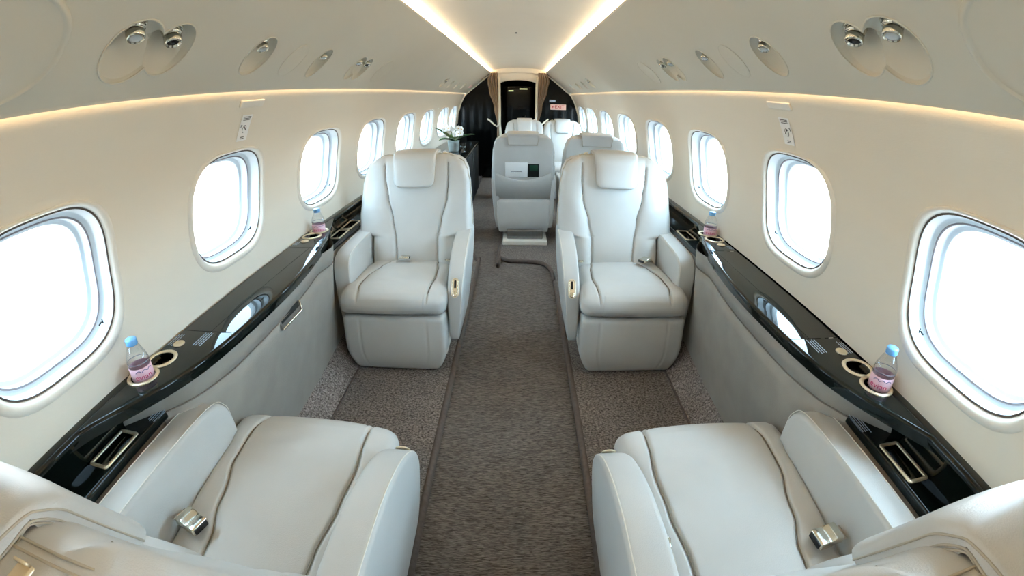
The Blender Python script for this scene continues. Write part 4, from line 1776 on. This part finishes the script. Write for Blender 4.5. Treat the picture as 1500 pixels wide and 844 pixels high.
for az, L_, up, dr in ((-.15, .25, .14, .06), (.5, .2, .14, .08), (2.9, .24, .22, .06), (3.7, .18, .10, .08), (-1.3, .2, .12, .10), (1.6, .2, .16, .10)):
    o = mk('leaf', leafm(L_, .048, az, up, dr), 'leaf', pr, fixn=False)
    o.modifiers.new('s', 'SOLIDIFY').thickness = .003
stems = []
tips = []
for q, (dx_, dyy, h) in enumerate(((-.05, .02, .26), (.05, -.03, .24))):
    p = smooth3([(0, 0, .10), (dx_ * .3, dyy * .3, .18), (dx_ * .7, dyy, .24), (dx_ * 1.6, dyy, h)], 6)
    stems.append(tube(p, .004, 6))
    tips.append(p)
mk('stem', join(*stems), 'stemg', pr)
for k_ in range(12):
    p = tips[k_ % 2][-1 - (k_ // 2) * 2]
    c = Vector((p[0] + rr.uniform(-.05, .05), p[1] + rr.uniform(-.05, .05), p[2] + rr.uniform(-.03, .035)))
    fl_ = []
    az = rr.uniform(-2.6, -.5)
    for j in range(5):
        a = 2 * PI * j / 5 + .3
        V, F = [], []
        for i in range(7):
            t = i / 6
            w = .020 * math.sin(PI * min(1, .1 + .9 * t)) ** .7
            for s_ in (-1, 0, 1):
                u, v_ = t * .036, s_ * w
                V.append((u * math.cos(a) - v_ * math.sin(a), -.008 * t, u * math.sin(a) + v_ * math.cos(a)))
        for i in range(6):
            for s_ in (0, 1):
                q = i * 3 + s_
                F.append((q, q + 1, q + 4, q + 3))
        fl_.append((V, F))
    m_ = T(*c) @ R(az + PI / 2, 'Z')
    fo = mk('flower', xf(join(*fl_), m_), 'petal', pr, fixn=False)
    fo.modifiers.new('s', 'SOLIDIFY').thickness = .0015
    mk('flower_centre', xf(lathe([(.0005, -.006), (.006, -.003), (.006, .003), (.0005, .006)], 10), T(*(c + Vector((0, -.008, 0))))), 'yellow', fo)
tag(pr, 'white orchid with dark green leaves in a grey pot on the black credenza', 'potted plant')
o = mk('water_glass', lathe([(.0005, .0), (.030, .0), (.034, .10), (.032, .10), (.028, .006), (.0005, .005)], 28), 'glass', loc=(-.60, 5.30, .716))
tag(o, 'small clear glass on the credenza beside the orchid pot', 'glass')

# ------------------------------------------------------------------ light
w = bpy.data.worlds.new('daylight')
scene.world = w
w.use_nodes = True
nt = w.node_tree
bg = nt.nodes['Background']
# bright blue-white sky over a paler, dimmer apron; the sky is brighter on the starboard side
tcw = nt.nodes.new('ShaderNodeTexCoord')
sp = nt.nodes.new('ShaderNodeSeparateXYZ')
nt.links.new(tcw.outputs['Generated'], sp.inputs[0])
mr = nt.nodes.new('ShaderNodeMapRange')
for nm_, v_ in (('From Min', -1), ('From Max', 1), ('To Min', 9.5), ('To Max', 27.0)):
    mr.inputs[nm_].default_value = v_
nt.links.new(sp.outputs['X'], mr.inputs['Value'])
up = nt.nodes.new('ShaderNodeMapRange')
up.interpolation_type = 'SMOOTHSTEP'
for nm_, v_ in (('From Min', -.12), ('From Max', .12), ('To Min', 0.0), ('To Max', 1.0)):
    up.inputs[nm_].default_value = v_
nt.links.new(sp.outputs['Z'], up.inputs['Value'])
cmx = nt.nodes.new('ShaderNodeMix')
cmx.data_type = 'RGBA'
cmx.inputs[6].default_value = (1.0, .95, .86, 1)
cmx.inputs[7].default_value = (.57, .82, 1.0, 1)
nt.links.new(up.outputs[0], cmx.inputs[0])
nt.links.new(cmx.outputs[2], bg.inputs[0])
smx = nt.nodes.new('ShaderNodeMix')
smx.inputs[2].default_value = 4.5
nt.links.new(up.outputs[0], smx.inputs[0])
nt.links.new(mr.outputs[0], smx.inputs[3])
nt.links.new(smx.outputs[0], bg.inputs[1])

scene.cycles.max_bounces = 10
scene.cycles.diffuse_bounces = 6
scene.cycles.glossy_bounces = 4
scene.cycles.transmission_bounces = 8
scene.cycles.transparent_max_bounces = 12
scene.cycles.sample_clamp_indirect = 6
scene.cycles.use_denoising = True
scene.cycles.caustics_reflective = False
scene.cycles.caustics_refractive = False

# ------------------------------------------------------------------ camera (wide fisheye lens)
cam = bpy.data.cameras.new('camera')
co = bpy.data.objects.new('camera', cam)
COL.objects.link(co)
scene.camera = co
pitch, yaw, roll = math.radians(22.95), math.radians(-.83), math.radians(.24)


def cm(v):
    x, y, z = v
    c, s = math.cos(pitch), math.sin(pitch)
    vy, vz = c * y + s * z, -s * y + c * z
    c, s = math.cos(yaw), math.sin(yaw)
    return Vector((c * x + s * vy, -s * x + c * vy, vz))


c_, s_ = math.cos(roll), math.sin(roll)
rt, up_, fw = cm((c_, 0, s_)), cm((-s_, 0, c_)), cm((0, 1, 0))
mm = Matrix((rt, up_, -fw)).transposed().to_4x4()
mm.translation = (.03, 0, 1.32)
co.matrix_world = mm
cam.clip_start = .01
cam.type = 'PANO'
cam.panorama_type = 'FISHEYE_LENS_POLYNOMIAL'
cam.sensor_fit = 'HORIZONTAL'
cam.sensor_width = 36
u = 1.5 / 36            # picture units (1000 px) per millimetre
cam.fisheye_fov = math.radians(200)
cam.fisheye_polynomial_k0 = 0
cam.fisheye_polynomial_k2 = 0
K1, K3, K5 = 1.438, -.012, -.085
# odd polynomial refitted to the lens' own four terms
rs = np.linspace(0.001, .87, 200)
th = K1 * rs + K3 * rs ** 3 + K5 * rs ** 5
Am = np.stack([(rs / u) ** k_ for k_ in (1, 2, 3, 4)], 1)
cf = np.linalg.lstsq(Am, th, rcond=None)[0]
cam.fisheye_polynomial_k1, cam.fisheye_polynomial_k2, cam.fisheye_polynomial_k3, cam.fisheye_polynomial_k4 = [-float(q) for q in cf]

scene.view_settings.view_transform = 'Standard'
scene.view_settings.look = 'None'
scene.view_settings.gamma = 1
scene.view_settings.use_curve_mapping = False
scene.view_settings.exposure = 0.31
